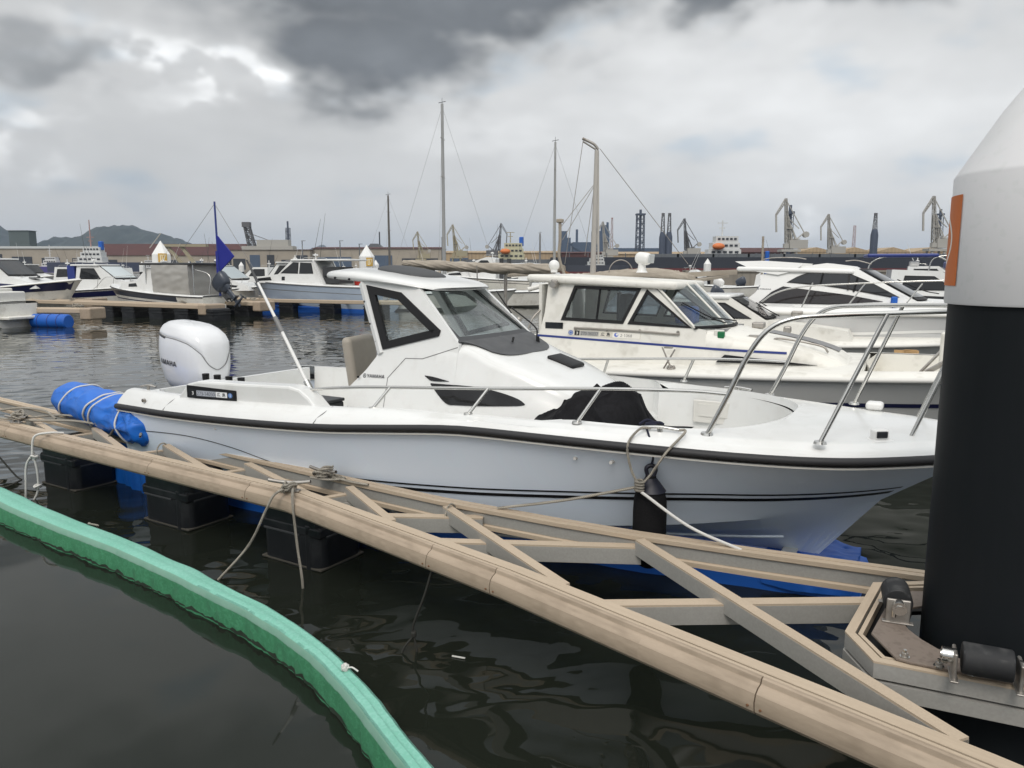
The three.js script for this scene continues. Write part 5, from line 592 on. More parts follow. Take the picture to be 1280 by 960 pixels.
{ // navy canvas boat
  const z = leanZ(1, 1.0, 2.5, .8);
  const { t } = cruiser({ label: 'white cabin boat with navy canvas at its stern, second boat from the left', pos: [-27.6, -46.2], head: 14, L: 8.2, B: 2.8, h0: 1.0, h1: 1.45, hull: aged, deck: gel, bands: [{ lo: flat(.55, .95, 0, 8), hi: flat(.8, 1.3, 0, 8), mat: navy, t1: .98 }], pulpit: [4.2, 7.2, .6],
    blocks: [{ poly: [[2.4, 1.1], [2.5, 2.55], [4.0, 2.55], [5.2, 1.75], [6.8, 1.45], [7.0, 1.2]], zf: z }], wins: [{ poly: [[2.7, 1.75], [2.8, 2.38], [3.7, 2.38], [4.2, 1.75]], zf: z }], screens: [{ b: [5.22, 1.77], t: [4.05, 2.52], zb: .9, zt: .82, mat: mat([.5, .55, .56], .1) }], roofs: [{ s0: 2.0, s1: 4.15, h: 2.6, w: 1.8, th: .1 }] });
  part('blue_canvas', box(.5, 1.1, 1.7, 2.1, 2.0, 0), stripeBlue, t); each('deck_hatch', [rbox(.45, .06, .45, .02, 5.9, 1.64, .2), rbox(.1, .1, .1, .03, 5.4, 1.74, .5)], darkGrey, t);
}
{ // canopy boat with the blue sail
  const z = leanZ(1, 1.0, 2.5, .8);
  const { t } = cruiser({ label: 'white boat with clear grey canopy curtain, blue steadying sail and tilted dark outboard', pos: [-14.6, -38.2], head: BH - 8, L: 7.4, B: 2.5, h0: .95, h1: 1.45, hull: aged, rail: darkGrey, deck: gel, cock: [.3, 3.0], motor: engineGrey, tilt: .75, motorScale: 1.15, motorLift: .45, bands: [{ lo: flat(.62, 1.05, 0, 7), hi: flat(.9, 1.3, 0, 7), mat: engineGrey, t0: .22, t1: .97 }, { lo: flat(.5, .85, 0, 7), hi: flat(.54, .9, 0, 7), mat: navy }],
    blocks: [{ poly: [[3.0, 1.1], [3.1, 2.35], [3.9, 2.4], [4.6, 1.75], [5.6, 1.62], [5.8, 1.3]], zf: z }], wins: [{ poly: [[4.5, 1.45], [4.6, 1.62], [5.1, 1.58], [5.1, 1.43]], zf: z }], screens: [{ b: [4.55, 1.8], t: [3.92, 2.38], zb: .85, zt: .75, mat: mat([.2, .22, .23], .2) }] });
  part('canopy_roof', rbox(3.6, .12, 2.1, .05, 2.4, 2.58, 0), darkGrey, t); part('clear_curtain', map3(new THREE.BoxGeometry(2.4, 1.5, 2.0, 30, 20, 2), (x, y, zz) => [2.15 + x + .03 * n3(x * 2, y * 2, zz), 1.78 + y, zz * (1 + .06 * Math.sin(y * 2 + 1)) + .02 * n3(x * 1.5, y * 3, 4)]), varied([.44, .43, .40], [.33, .32, .30], (u, v) => tfbm(u, v, 5, 4, 193), 2, .35), t);
  each('canopy_post', [[.7, .95], [.7, -.95], [3.9, .9], [3.9, -.9]].map(([s, q]) => cyl([s, 1.1, q], [s, 2.55, q], .03)), steel, t); part('mast', cyl([-.05, 1.0, 0], [0, 5.6, 0], .06, .045, 10), stripeBlue, t); part('sail', [map3(plate([[.05, 2.1], [-.05, 4.0], [-.95, 2.95]], .06), (x, y, zz) => [x, y, zz + .12 * Math.sin(x * 5)]), box(.14, 1.6, .1, .0, 2.4, 0)], mat([.012, .02, .25], .6), t); each('stay', [cyl([0, 5.5, 0], [4.5, 1.5, .4], .012, .012, 4), cyl([0, 5.5, 0], [-2.2, 2.4, 0], .012, .012, 4)], midGrey, t); each('stern_rail', [tube([[.1, 1.1, .9], [.1, 1.7, .9], [.8, 1.75, 1.0], [1.4, 1.1, 1.1]], .025, 24, 5), tube([[-.2, 1.1, -.9], [-.2, 2.0, -.8], [.6, 2.3, -.9]], .025, 24, 5)], steel, t); part('white_locker', rbox(.5, .5, 1.0, .05, -.35, .35, -.7), offWhite, t);
}
{ // grey-blue cabin boat
  const z = leanZ(1, 1.1, 2.6, .88);
  const { t } = cruiser({ label: 'pale blue hulled white cabin boat on a blue float, left of the nearest cabin', pos: [-6.7, -41.2], head: BH - 12, L: 8.6, B: 2.9, h0: 1.25, h1: 1.6, lift: .1, hull: varied([.42, .50, .60], [.36, .43, .53], (u, v) => tfbm(u, v, 4, 4, 197), 3, .4), rail: midGrey, deck: gel, cock: [.3, 3.0], bands: [{ lo: flat(.85, 1.15, 0, 8), hi: flat(.88, 1.18, 0, 8), mat: midGrey }],
    blocks: [{ poly: [[3.3, 1.4], [3.9, 2.65], [5.4, 2.7], [6.2, 1.95], [8.0, 1.75], [8.2, 1.5]], zf: z }], wins: [{ poly: [[3.95, 1.98], [4.1, 2.55], [4.8, 2.58], [4.85, 1.98]], zf: z }, { poly: [[4.92, 1.98], [4.9, 2.58], [5.25, 2.6], [6.05, 2.0]], zf: z }, { poly: [[6.6, 1.62], [6.7, 1.8], [7.5, 1.72], [7.6, 1.58]], zf: z }, { poly: [[5.75, 1.62], [5.75, 1.82], [5.95, 1.82], [5.95, 1.62]], zf: z }], screens: [{ b: [6.25, 1.98], t: [5.45, 2.66], zb: .95, zt: .85 }], roofs: [{ s0: 1.6, s1: 5.5, h: 2.76, w: 1.9, th: .1 }] });
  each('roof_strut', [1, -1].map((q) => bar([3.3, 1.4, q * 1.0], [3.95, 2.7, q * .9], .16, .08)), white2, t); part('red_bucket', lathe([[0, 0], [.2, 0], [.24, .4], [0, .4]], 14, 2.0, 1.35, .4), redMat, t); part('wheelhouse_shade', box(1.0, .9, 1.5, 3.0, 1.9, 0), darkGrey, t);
  const f = thing('boat_lift_float', 'long blue float under the pale blue hulled cabin boat', 'float', [-7.2, 0, -41.3], -(BH - 12) * RAD); part('float_body', rbox(8, .5, 2.3, .1, 3.6, .1, 0), blueBright, f);
}
{ // small sporty boat by the antenna
  const z = leanZ(1, 1.0, 2.4, .75);
  cruiser({ label: 'small white sporty boat, bow right, seen behind the leaning antenna', pos: [-20.2, -47], head: 20, L: 6.6, B: 2.4, h0: .9, h1: 1.35, hull: aged, deck: gel, pulpit: [3.5, 5.8, .55], blocks: [{ poly: [[1.8, 1.0], [2.2, 2.5], [3.2, 2.55], [4.4, 1.7], [5.6, 1.4], [5.8, 1.1]], zf: z }], wins: [{ poly: [[2.3, 1.75], [2.4, 2.4], [3.1, 2.4], [3.9, 1.75]], zf: z }, { poly: [[4.0, 1.3], [4.1, 1.45], [4.9, 1.38], [4.8, 1.28]], zf: z }], screens: [{ b: [4.42, 1.72], t: [3.25, 2.52], zb: .85, zt: .75, mat: mat([.35, .4, .42], .1) }] });
}
{ // arch cruiser in the middle
  const z = leanZ(1, 1.0, 2.5, .8);
  const { t } = cruiser({ label: 'white sporty cruiser with rounded dark cabin window and dark outboards, under the canvas boom', pos: [1.6, -55.5], head: BH - 12, L: 7.4, B: 2.6, h0: 1.15, h1: 1.55, lift: .35, hull: aged, deck: gel, motor: engineGrey, motor2: engineGrey, motorZ: -.3, tilt: .35, motorScale: 1.2, bands: [{ lo: flat(.9, 1.2, 0, 7), hi: flat(.94, 1.25, 0, 7), mat: darkGrey }],
    blocks: [{ poly: [[2.6, 1.2], [2.7, 2.75], [3.4, 2.85], [4.2, 2.6], [5.0, 1.95], [6.6, 1.7], [6.8, 1.4]], zf: z }], wins: [{ poly: [[3.1, 1.95], [3.05, 2.35], [3.3, 2.62], [3.8, 2.62], [4.3, 2.3], [4.6, 1.95]], zf: z }, { poly: [[5.3, 1.55], [5.4, 1.75], [6.3, 1.66], [6.4, 1.55]], zf: z }], screens: [{ b: [5.02, 1.97], t: [4.25, 2.58], zb: .9, zt: .8 }], pulpit: [4.6, 6.6, .5] });
  part('hardtop_post', [box(.3, 1.5, .12, 2.2, 2.0, .85), box(.3, 1.5, .12, 2.2, 2.0, -.85)], darkGrey, t);
  const f = thing('pontoon', 'bright green pontoon below the sporty cruiser in mid distance', 'pontoon', [-.5, 0, -55.2], -.2); part('deck_slab', rbox(3.6, .55, .9, .05, 0, .2, 0), greenMat, f); const g = thing('boat_lift_float', 'blue float under the dark outboards of the mid distance sporty cruiser', 'float', [2.0, 0, -57.4], -.2); part('float_body', rbox(5.0, .5, 1.5, .1, 0, .1, 0), blueBright, g);
}
{ // inflatable with twin motors on the right
  const p = at(922, 356, 44), t = thing('inflatable_dinghy', 'grey inflatable dinghy with two dark outboards, against the far breakwater', 'dinghy', [p.x, 0, p.z], 0);
  part('tube', [tube([[-1.4, .35, .55], [.6, .35, .6], [1.4, .42, .25], [1.55, .46, 0], [1.4, .42, -.25], [.6, .35, -.6], [-1.4, .35, -.55]], .22, 60, 10)], engineGrey, t); part('floor', box(2.2, .06, 1.0, -.3, .25, 0), midGrey, t); part('white_stripe', rbox(.5, .3, .5, .06, .5, .5, 0), white2, t); outboard(t, [1.3, .72, .2], .95, engineGrey, darkGrey, { simple: true, tilt: .5 }); outboard(t, [-1.3, .72, .1], .95, engineGrey, darkGrey, { simple: true, tilt: .5 });
}
{ // white boat with canopy frame behind the sporty cruiser
  const z = leanZ(1, 1.0, 2.4, .8);
  const { t } = cruiser({ bare: true, label: 'white boat with blue folded canopy behind the sleek cruiser, left of the pile', pos: [11.2, -28], head: 20, L: 7.5, B: 2.6, h0: 1.1, h1: 1.4, hull: aged, deck: gel, pulpit: [4.2, 6.6, .5], blocks: [{ poly: [[2.2, 1.1], [2.3, 2.3], [3.8, 2.25], [4.9, 1.6], [6.2, 1.45], [6.3, 1.2]], zf: z }], wins: [{ poly: [[2.6, 1.6], [2.7, 2.1], [3.6, 2.08], [4.3, 1.6]], zf: z }, { poly: [[3.2, 1.25], [3.3, 1.42], [5.0, 1.36], [5.1, 1.25]], zf: z }], screens: [{ b: [4.92, 1.62], t: [3.85, 2.22], zb: .88, zt: .78 }] });
  part('folded_canopy', [rbox(2.2, .12, 1.7, .05, 2.6, 2.78, 0), rbox(.5, .25, .5, .08, 4.2, 2.45, .3)], stripeBlue, t); part('canopy_frame', [tube([[1.6, 1.3, .9], [1.7, 2.6, .8], [3.6, 2.75, .8], [4.4, 2.1, .85]], .025, 30, 6), tube([[3.4, 2.2, .8], [3.6, 2.7, .8], [4.6, 2.7, .8], [4.8, 1.9, .8]], .025, 24, 6)], steel, t); each('bow_lamp', [rbox(.3, .2, .3, .06, 3.0, 2.5, .5)], white2, t);
}
/* many more boats farther off, each placed in its own berth */
{
  const R = rng(1234), zz = leanZ(1, .98, 2.5, .76);
  const kinds = [
    (o) => cruiser({ ...o, L: 7, B: 2.5, h0: 1, h1: 1.4, hull: aged, deck: gel, blocks: [{ poly: [[2.2, 1.1], [2.3, 2.5], [3.9, 2.5], [4.9, 1.75], [6, 1.5], [6.2, 1.2]], zf: zz }], wins: [{ poly: [[2.5, 1.7], [2.6, 2.35], [3.8, 2.35], [4.3, 1.75]], zf: zz }], screens: [{ b: [4.92, 1.77], t: [3.95, 2.47], zb: .86, zt: .76 }] }),
    (o) => cruiser({ ...o, L: 8, B: 2.7, h0: 1.1, h1: 1.6, hull: agedGrey, deck: aged, cock: [.3, 3], bands: [{ lo: flat(.7, 1.1, 0, 8), hi: flat(.9, 1.35, 0, 8), mat: stripeBlue }], blocks: [{ poly: [[3, 1.2], [3.1, 2.8], [4.6, 2.8], [5.4, 1.9], [6.8, 1.6], [7, 1.3]], zf: zz }], wins: [{ poly: [[3.3, 1.9], [3.35, 2.6], [4.4, 2.6], [4.9, 1.95]], zf: zz }], screens: [{ b: [5.42, 1.92], t: [4.65, 2.77], zb: .86, zt: .74 }], roofs: [{ s0: 1.6, s1: 4.8, h: 2.86, w: 1.8 }] }),
    (o) => cruiser({ ...o, L: 6.2, B: 2.3, h0: .9, h1: 1.3, hull: aged, deck: gel, cock: [.3, 2.4], motor: R() < .5 ? engineGrey : white2, tilt: .4, blocks: [{ poly: [[2.6, 1], [2.7, 1.9], [3.4, 2.3], [3.7, 2.28], [4.3, 1.5], [5.2, 1.3], [5.3, 1.1]], zf: zz }], wins: [{ poly: [[3.0, 1.55], [3.4, 2.1], [3.65, 2.1], [4.0, 1.55]], zf: zz }], screens: [{ b: [4.3, 1.55], t: [3.72, 2.26], zb: .86, zt: .74 }], pulpit: [3.4, 5.6, .5] })];
  const spots = [ // [px, waterline py-ish distance, heading, kind, label]
    [92, 62, 20, 0, 'small white cabin boat seen between the two leftmost cabin boats'], [100, 72, 205, 2, 'small open white boat far behind the navy canvas boat'], [215, 58, 30, 2, 'white boat with dark outboard behind the canopy boat bow'], [255, 66, 205, 1, 'blue striped cabin boat far behind the canopy boat'], [330, 66, 205, 0, 'white cabin boat far behind the leaning antenna'], [372, 56, 208, 1, 'blue striped cabin boat behind the pale blue hulled boat'], [425, 78, 25, 2, 'distant small boat above the pale blue hulled boat roof'], [540, 74, 205, 0, 'distant white cabin boat right behind the nearest boat roof hatch'], [590, 68, 28, 1, 'blue striped cabin boat with pale windscreen under the canvas boom left part'], [520, 88, 28, 2, 'distant small boat left of the tall thin mast'], [655, 70, 20, 1, 'blue striped cabin boat behind the dark outboards in mid distance'], [690, 84, 200, 2, 'distant small boat behind the older cabin boat stern'], [30, 84, 20, 1, 'distant blue striped boat behind the far left cabin boat'], [150, 90, 205, 0, 'distant white cabin boat under the dark hills'], [285, 92, 28, 2, 'distant small boat beside the blue sail'], [450, 96, 28, 0, 'distant white cabin boat left of the lone white pile cap'], [1160, 46, 25, 0, 'white cabin boat farther off beside the pile'], [870, 64, 205, 2, 'small boat with a raised motor behind the older cabin boat roof'], [960, 58, 28, 2, 'small boat hidden behind the sleek cruiser roof']];
  for (const [px, D, h, k, label] of spots) { const p = at(px, 340, D); const a = h * RAD; kinds[k]({ label, pos: [p.x - Math.cos(a) * 3.4, p.z - Math.sin(a) * 3.4], head: h, group: undefined }); }
}
/* white stern at the far left edge */
{
  const { t } = cruiser({ label: 'stern of a white boat cut off by the left edge of the view', pos: [-19.9, -30.6], head: 195, L: 6.5, B: 2.2, h0: .95, h1: 1.2, hull: aged, deck: gel, cock: [.6, 3] });
  part('stern_box', [rbox(.7, .75, 1.3, .06, .5, 1.05, 0), rbox(.2, .5, 1.5, .05, 1.0, 1.3, 0)], offWhite, t); part('swim_step', rbox(.6, .12, 1.6, .04, -.2, .4, 0), aged, t);
}
/* finger docks of the far berths */
function farFinger(label, a, b, wd, floats, group) {
  const t = thing('mooring_finger', label, 'mooring finger', [a[0], 0, a[1]], -Math.atan2(b[1] - a[1], b[0] - a[0])), L = Math.hypot(b[0] - a[0], b[1] - a[1]);
  each('beam', [1, -1].map((q) => rbox(L, .2, .22, .04, L / 2, .62, q * wd / 2)), composite, t); for (let s = 1; s < L; s += 1.6) part('brace', bar([s, .6, -wd / 2], [Math.min(L, s + 1), .6, wd / 2], .09, .1), composite, t);
  for (const s of floats) part('float', [rbox(.95, 1.1, wd * .85 + .3, .08, s, .0, 0), rbox(.98, .05, wd * .85 + .33, .02, s, .28, 0), rbox(.98, .05, wd * .85 + .33, .02, s, .42, 0)], blackPlastic, t);
  part('rope_coil', [...ropeBall([L * .3, .8, wd / 2], .16, Math.floor(L * 10), 5), ...ropeBall([L * .85, .8, 0], .16, Math.floor(L * 7), 5)], ropeMat, t); part('end_cap', rbox(.5, .5, wd + .3, .08, L - .2, .5, 0), compositeDark, t); return t;
}
farFinger('beige finger with black floats in front of the canopy boat', [-26, -41.5], [-13.6, -34.9], .9, [7.0, 8.6, 10.6, 12.4, 14]);
farFinger('beige finger in front of the navy striped boat at left', [-38, -43.2], [-22.8, -42.2], 1.2, [3, 6, 9, 12]);
farFinger('beige finger with black floats before the pale blue hulled boat', [-17.5, -44.2], [-4.5, -38.6], .9, [3.6, 5.9, 8.6, 11.4]);
farFinger('short beige finger tip left of the grey antenna foot', [-17.5, -40.5], [-12.2, -38.0], .8, [3.2, 4.6]);
farFinger('beige finger under the sporty cruiser in mid distance', [-5.5, -54.0], [3.0, -53.2], .8, [3, 5, 7]);
farFinger('short beige finger tip at the left edge by the blue barrel', [-23.5, -32.6], [-17.2, -31.6], .7, []);
{ const t = thing('barrel_float', 'bright blue barrel float beside the short finger at the left edge', 'float', [-18.7, .22, -30.9], -.25); part('barrel', lathe([[0, -.85], [.26, -.85], [.3, -.8], [.3, .8], [.26, .85], [0, .85]], 22).rotateZ(Math.PI / 2), blueBright, t); each('hoop', [-.45, .05, .5].map((x) => new THREE.TorusGeometry(.305, .015, 6, 24).rotateY(Math.PI / 2).translate(x, 0, 0)), stripeBlue, t); }
/* piles with white caps, and masts */
function farPile(label, px, D, top, signed, sc = 1) {
  const p = at(px, 340, D), t = thing('mooring_pile', label, 'pile', [p.x, 0, p.z]); const r = .42 * sc;
  part('sleeve', cyl([0, -1, 0], [0, top - 1.6 * sc, 0], r * .95, r * .95, 20), black, t); part('cap', lathe([[r, top - 1.6 * sc], [r, top - .62 * sc], [.01, top]], 8), white2, t); if (signed) { const x = sign(.5, .6, 200, (c, W, H) => { c.fillStyle = '#caa24a'; c.fillRect(0, 0, W, H); c.strokeStyle = '#e6dcc0'; c.lineWidth = W * .1; c.strokeRect(W * .25, H * .2, W * .2, H * .6); c.beginPath(); c.moveTo(W * .55, H * .2); c.lineTo(W * .8, H * .2); c.lineTo(W * .6, H * .8); c.stroke(); }); part('sign_panel', new THREE.CylinderGeometry(r + .012, r + .012, .5, 10, 1, true, .1, .9).translate(0, top - 1.0, 0), new THREE.MeshStandardMaterial({ map: x, roughness: .6 }), t); }
}
farPile('white capped pile with yellow sign, left of the blue sail', 203, 46, 4.0, true, 1.3); farPile('white capped pile with yellow edge above the nearest boat roof', 459, 46, 3.75, true, 1.1);
for (const [px, D, l] of [[178, 95, 'tiny white pile cap above the navy canvas boat'], [237, 95, 'tiny white pile cap above the canopy roof'], [302, 98, 'tiny white pile cap right of the blue sail'], [470, 80, 'tiny white pile cap just right of the yellow edged pile'], [619, 92, 'tiny white pile cap above the canvas boom'], [884, 70, 'tiny white pile cap right of the search light']]) farPile(l, px, D, 3.3, false, .8);
function sailboat(label, px, D, topPy, r, spread, col) {
  const p = at(px, 340, D); const h = at(px, topPy, D).y;
  const { t } = cruiser({ name: 'sailing_boat', label, pos: [p.x - 3.4, p.z], head: 8, L: 7.5, B: 2.4, h0: .9, h1: 1.15, hull: aged, deck: gel, blocks: [{ poly: [[2, 1], [2.1, 1.5], [4.5, 1.5], [5.3, 1.1]], zf: leanZ(1, .8, 1.5, .7) }], wins: [{ poly: [[2.5, 1.15], [2.5, 1.35], [4.2, 1.35], [4.3, 1.15]], zf: leanZ(1, .8, 1.5, .7) }] });
  part('mast', cyl([3.4, .9, 0], [3.4, h, 0], r * 1.1, r * .75, 10), col, t); part('boom', [cyl([3.3, 2.0, 0], [.4, 1.9, 0], .06), cyl([3.2, 2.1, 0], [.5, 2.0, 0], .13, .1)], canvasMat, t); each('spreader', [.62, .82].map((k) => bar([3.4, lerp(1, h, k), -.5], [3.4, lerp(1, h, k), .5], .03, .03)), dullSteel, t);
  each('stay', [[[3.4 - spread, 1.2, 0]], [[3.4 + spread, 1.2, 0]], [[3.3, 1.1, 1.0]], [[3.3, 1.1, -1.0]]].map(([q]) => cyl([3.4, h * .985, 0], q, .006, .006, 4)), midGrey, t); part('masthead', [bar([3.2, h + .05, 0], [3.6, h + .12, 0], .02, .03), cyl([3.4, h, 0], [3.4, h + .3, 0], .01)], darkGrey, t);
}
sailboat('sailing boat with the tallest mast, above the nearest boat windscreen', 557, 44, 132, .10, 3.3, mat([.4, .4, .39], .4, { metal: .5 })); sailboat('sailing boat with slim mast just left of the short thick mast', 693, 48, 179, .085, 3.0, mat([.42, .42, .4], .4, { metal: .5 })); sailboat('sailing boat with dark slim mast above the nearest boat roof', 489, 62, 245, .09, 2.6, mat([.12, .11, .1], .5)); sailboat('sailing boat with short bare mast beside the canvas boom', 675, 88, 292, .12, 2.0, mat([.2, .2, .2], .5));

/* ---------- far shore: hills, quay, sheds, cranes, ships ---------- */
{ // forested hills: ridge lines given as [pixel bearing, height in metres] at a distance
  const hill = (D, depth, ridge, m, seed) => { const x0 = at(ridge[0][0], 337, D).x, x1 = at(ridge[ridge.length - 1][0], 337, D).x, tab = ridge.map(([px, h]) => [at(px, 337, D).x, h]); const N = 320, K = 30; return grid(lin(0, 1, K).map((k) => lin(x0, x1, N).map((x) => { const env = Math.sin(Math.PI * Math.pow(k, .8)), h = .87 * interp(tab, x) * (env ** .8) * (1 + .16 * fbm(x * .006 + seed, k * 3, seed, 4)) + (k > .02 && k < .98 ? 9 * n3(x * .02, k * 9, seed) * env : 0); return V(x, Math.max(-2, h), -D - depth * (k - .5)); })), { crease: 3.2 }); };
  const forest = varied([.016, .026, .024], [.034, .045, .038], (u, v) => tfbm(u, v, 8, 5, 211), 400, .95);
  structure('hills', merge([hill(4200, 1100, [[-260, 60], [-160, 210], [-60, 170], [-10, 270], [14, 240], [40, 160], [70, 150], [84, 130], [100, 195], [118, 165], [135, 225], [160, 262], [185, 255], [200, 230], [225, 185], [250, 130], [290, 90], [330, 40], [360, 0]], 0, 3)]), forest);
  structure('hills', merge([hill(9000, 1500, [[300, 120], [345, 190], [380, 240], [408, 300], [425, 260], [455, 190], [480, 240], [510, 180], [560, 120], [640, 60], [700, 0]], 0, 9), hill(9000, 1500, [[1020, 0], [1060, 190], [1082, 250], [1095, 240], [1130, 170], [1180, 60]], 0, 15), hill(9000, 1500, [[-300, 200], [-100, 380], [0, 300], [60, 330], [120, 200], [200, 120], [300, 40]], 0, 21)]), forest);
}
const concrete = varied([.30, .275, .235], [.20, .18, .15], (u, v) => .6 * tfbm(u, v, 6, 5, 221) + .4 * sstep(.5, .8, vn(u * 40, v * 4, 40, 3)), 14, .9);
structure('quay', [box(2600, 3.4, 260, 0, .6, -760)], concrete);
{ const p0 = at(855, 341, 100); const t = thing('breakwater', 'long low concrete breakwater wall across the water at right', 'breakwater'); part('wall', [box(150, 2.2, 1.6, p0.x + 75, .95, -100), box(150, .25, 1.9, p0.x + 75, 2.1, -100)], concrete, t); part('footing', box(150, .5, 3, p0.x + 75, 0, -99.6), varied([.10, .09, .075], [.06, .055, .045], (u, v) => tfbm(u, v, 6, 4, 223), 8, .9), t); }
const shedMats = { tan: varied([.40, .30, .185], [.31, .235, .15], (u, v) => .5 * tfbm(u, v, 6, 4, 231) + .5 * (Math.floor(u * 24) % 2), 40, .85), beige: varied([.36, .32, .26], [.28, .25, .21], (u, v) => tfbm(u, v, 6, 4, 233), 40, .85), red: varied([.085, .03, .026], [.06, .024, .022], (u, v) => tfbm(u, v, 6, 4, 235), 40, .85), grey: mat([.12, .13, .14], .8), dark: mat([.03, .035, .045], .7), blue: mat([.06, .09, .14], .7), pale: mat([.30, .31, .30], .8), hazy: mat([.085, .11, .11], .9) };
function shed(label, x0, x1, top, D, wallM, roofM, o = {}) { // pixel bearings of the ends, pixel row of the roof ridge
  const a = at(x0, 337, D), b = at(x1, 337, D), h = at(x0, top, D).y, cx = (a.x + b.x) / 2, W = b.x - a.x, dep = o.depth || 40, eave = h * (o.eave || .72);
  const t = thing('warehouse', label, 'warehouse', [cx, 0, -D - dep / 2]);
  part('wall', box(W, eave, dep, 0, eave / 2 + 2, 0), wallM, t);
  const n = o.gables || 0; if (n) { const g = W / n; for (let i = 0; i < n; i++) part('roof', plate([[-g / 2, eave + 2], [g / 2, eave + 2], [0, h]], dep + 1).translate(-W / 2 + g * (i + .5), 0, 0), roofM, t); } else part('roof', plate([[-dep / 2 - 1, eave + 2], [dep / 2 + 1, eave + 2], [dep / 2 + 1, eave + 2.4], [0, h], [-dep / 2 - 1, eave + 2.4]], W + 2).rotateY(Math.PI / 2), roofM, t);
  const k = o.doors ?? Math.max(2, Math.round(W / 28)), R = rng(Math.round(x0 * 13 + x1)); for (let i = 0; i < k; i++) { const w = W / k * (.45 + .4 * R()), hh = eave * (.45 + .3 * R()); part('door', box(w, hh, .6, -W / 2 + W * (i + .5) / k, hh / 2 + 2.2, dep / 2 + .1), R() < .7 ? shedMats.dark : shedMats.blue, t); }
  if (o.band) part('roof_band', box(W, eave * .14, .5, 0, eave * .9 + 2, dep / 2 + .15), o.band, t);
}
shed('long dark red roofed warehouse below the hills at left', 120, 300, 304, 720, shedMats.beige, shedMats.red, { eave: .5 });
shed('beige quay shed at the far left below the hills', -60, 118, 307, 720, shedMats.beige, shedMats.pale, { eave: .8 });
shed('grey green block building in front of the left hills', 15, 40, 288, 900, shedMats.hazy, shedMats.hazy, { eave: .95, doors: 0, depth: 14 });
shed('low beige shed with dark bays behind the left crane frame', 290, 388, 311, 690, shedMats.beige, shedMats.red, { eave: .85, doors: 5 });
shed('long beige warehouse with thin red roof left of centre', 392, 552, 308, 700, shedMats.beige, shedMats.red, { eave: .82, doors: 3 });
shed('tan warehouse with blue doors in the centre behind the masts', 556, 700, 313, 700, shedMats.tan, shedMats.tan, { eave: .78, doors: 4 });
shed('dark red quay building right of the short thick mast', 702, 752, 314, 690, shedMats.red, shedMats.red, { eave: .8, doors: 2 });
shed('long tan warehouse behind the navy ship left part', 755, 905, 314, 700, shedMats.tan, shedMats.tan, { eave: .75, doors: 7 });
shed('dark red shed below the tall grey jib crane', 922, 992, 309, 690, shedMats.red, shedMats.red, { eave: .7, doors: 2 });
shed('tan wavy roofed warehouse behind the navy ship right part', 995, 1330, 309, 720, shedMats.tan, shedMats.tan, { eave: .72, gables: 7, doors: 9 });
{ const p = at(466, 337, 760), t = thing('works_building', 'dark grey gabled block above the beige warehouse, left of centre', 'building', [p.x, 0, -780]); part('tower', box(15, 22, 14, 0, 13, 0), shedMats.grey, t); part('roof', plate([[-8, 24], [8, 24], [3, 28], [-4, 28]], 14), shedMats.grey, t); part('chimney', cyl([4, 24, 0], [4, 40, 0], .7, .6, 8), shedMats.dark, t); }
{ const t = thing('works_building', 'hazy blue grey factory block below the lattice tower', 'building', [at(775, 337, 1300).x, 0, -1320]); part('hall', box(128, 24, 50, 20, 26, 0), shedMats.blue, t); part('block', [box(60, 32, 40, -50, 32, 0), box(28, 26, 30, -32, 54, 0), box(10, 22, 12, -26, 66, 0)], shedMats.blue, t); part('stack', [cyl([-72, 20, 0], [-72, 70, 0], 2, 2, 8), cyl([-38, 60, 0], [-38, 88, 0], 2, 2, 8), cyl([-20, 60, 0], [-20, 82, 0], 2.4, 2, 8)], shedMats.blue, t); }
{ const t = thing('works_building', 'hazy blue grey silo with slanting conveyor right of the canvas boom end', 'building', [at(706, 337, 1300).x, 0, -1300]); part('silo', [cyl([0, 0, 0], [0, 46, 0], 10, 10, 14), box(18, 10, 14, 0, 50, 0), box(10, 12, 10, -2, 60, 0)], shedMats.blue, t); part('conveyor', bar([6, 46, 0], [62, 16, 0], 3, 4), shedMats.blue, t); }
// lattice column between two points; w0, w1 widths at the ends
function lattice(p, q, w0, w1, n, r) { p = v3(p); q = v3(q); const d = q.clone().sub(p).normalize(), s = Math.abs(d.y) > .9 ? V(1, 0, 0) : V(0, 1, 0).cross(d).normalize(), u = d.clone().cross(s).normalize(), out = []; const P = (k, i) => { const w = lerp(w0, w1, k) / 2, c = p.clone().lerp(q, k); return c.addScaledVector(s, (i & 1 ? 1 : -1) * w).addScaledVector(u, (i & 2 ? 1 : -1) * w); }; for (let i = 0; i < 4; i++) out.push(cyl(P(0, i), P(1, i), r, r, 4)); for (let k = 0; k < n; k++) { const a = k / n, b = (k + 1) / n; for (const [i, j] of [[0, 1], [2, 3], [0, 2], [1, 3]]) out.push(cyl(P(a, k & 1 ? i : j), P(b, k & 1 ? j : i), r * .6, r * .6, 3), cyl(P(b, i), P(b, j), r * .6, r * .6, 3)); } return out; }
const craneGrey = mat([.40, .385, .35], .7), craneTan = mat([.34, .30, .20], .7), craneBlue = mat([.06, .075, .11], .7), craneDark = mat([.12, .12, .125], .7);
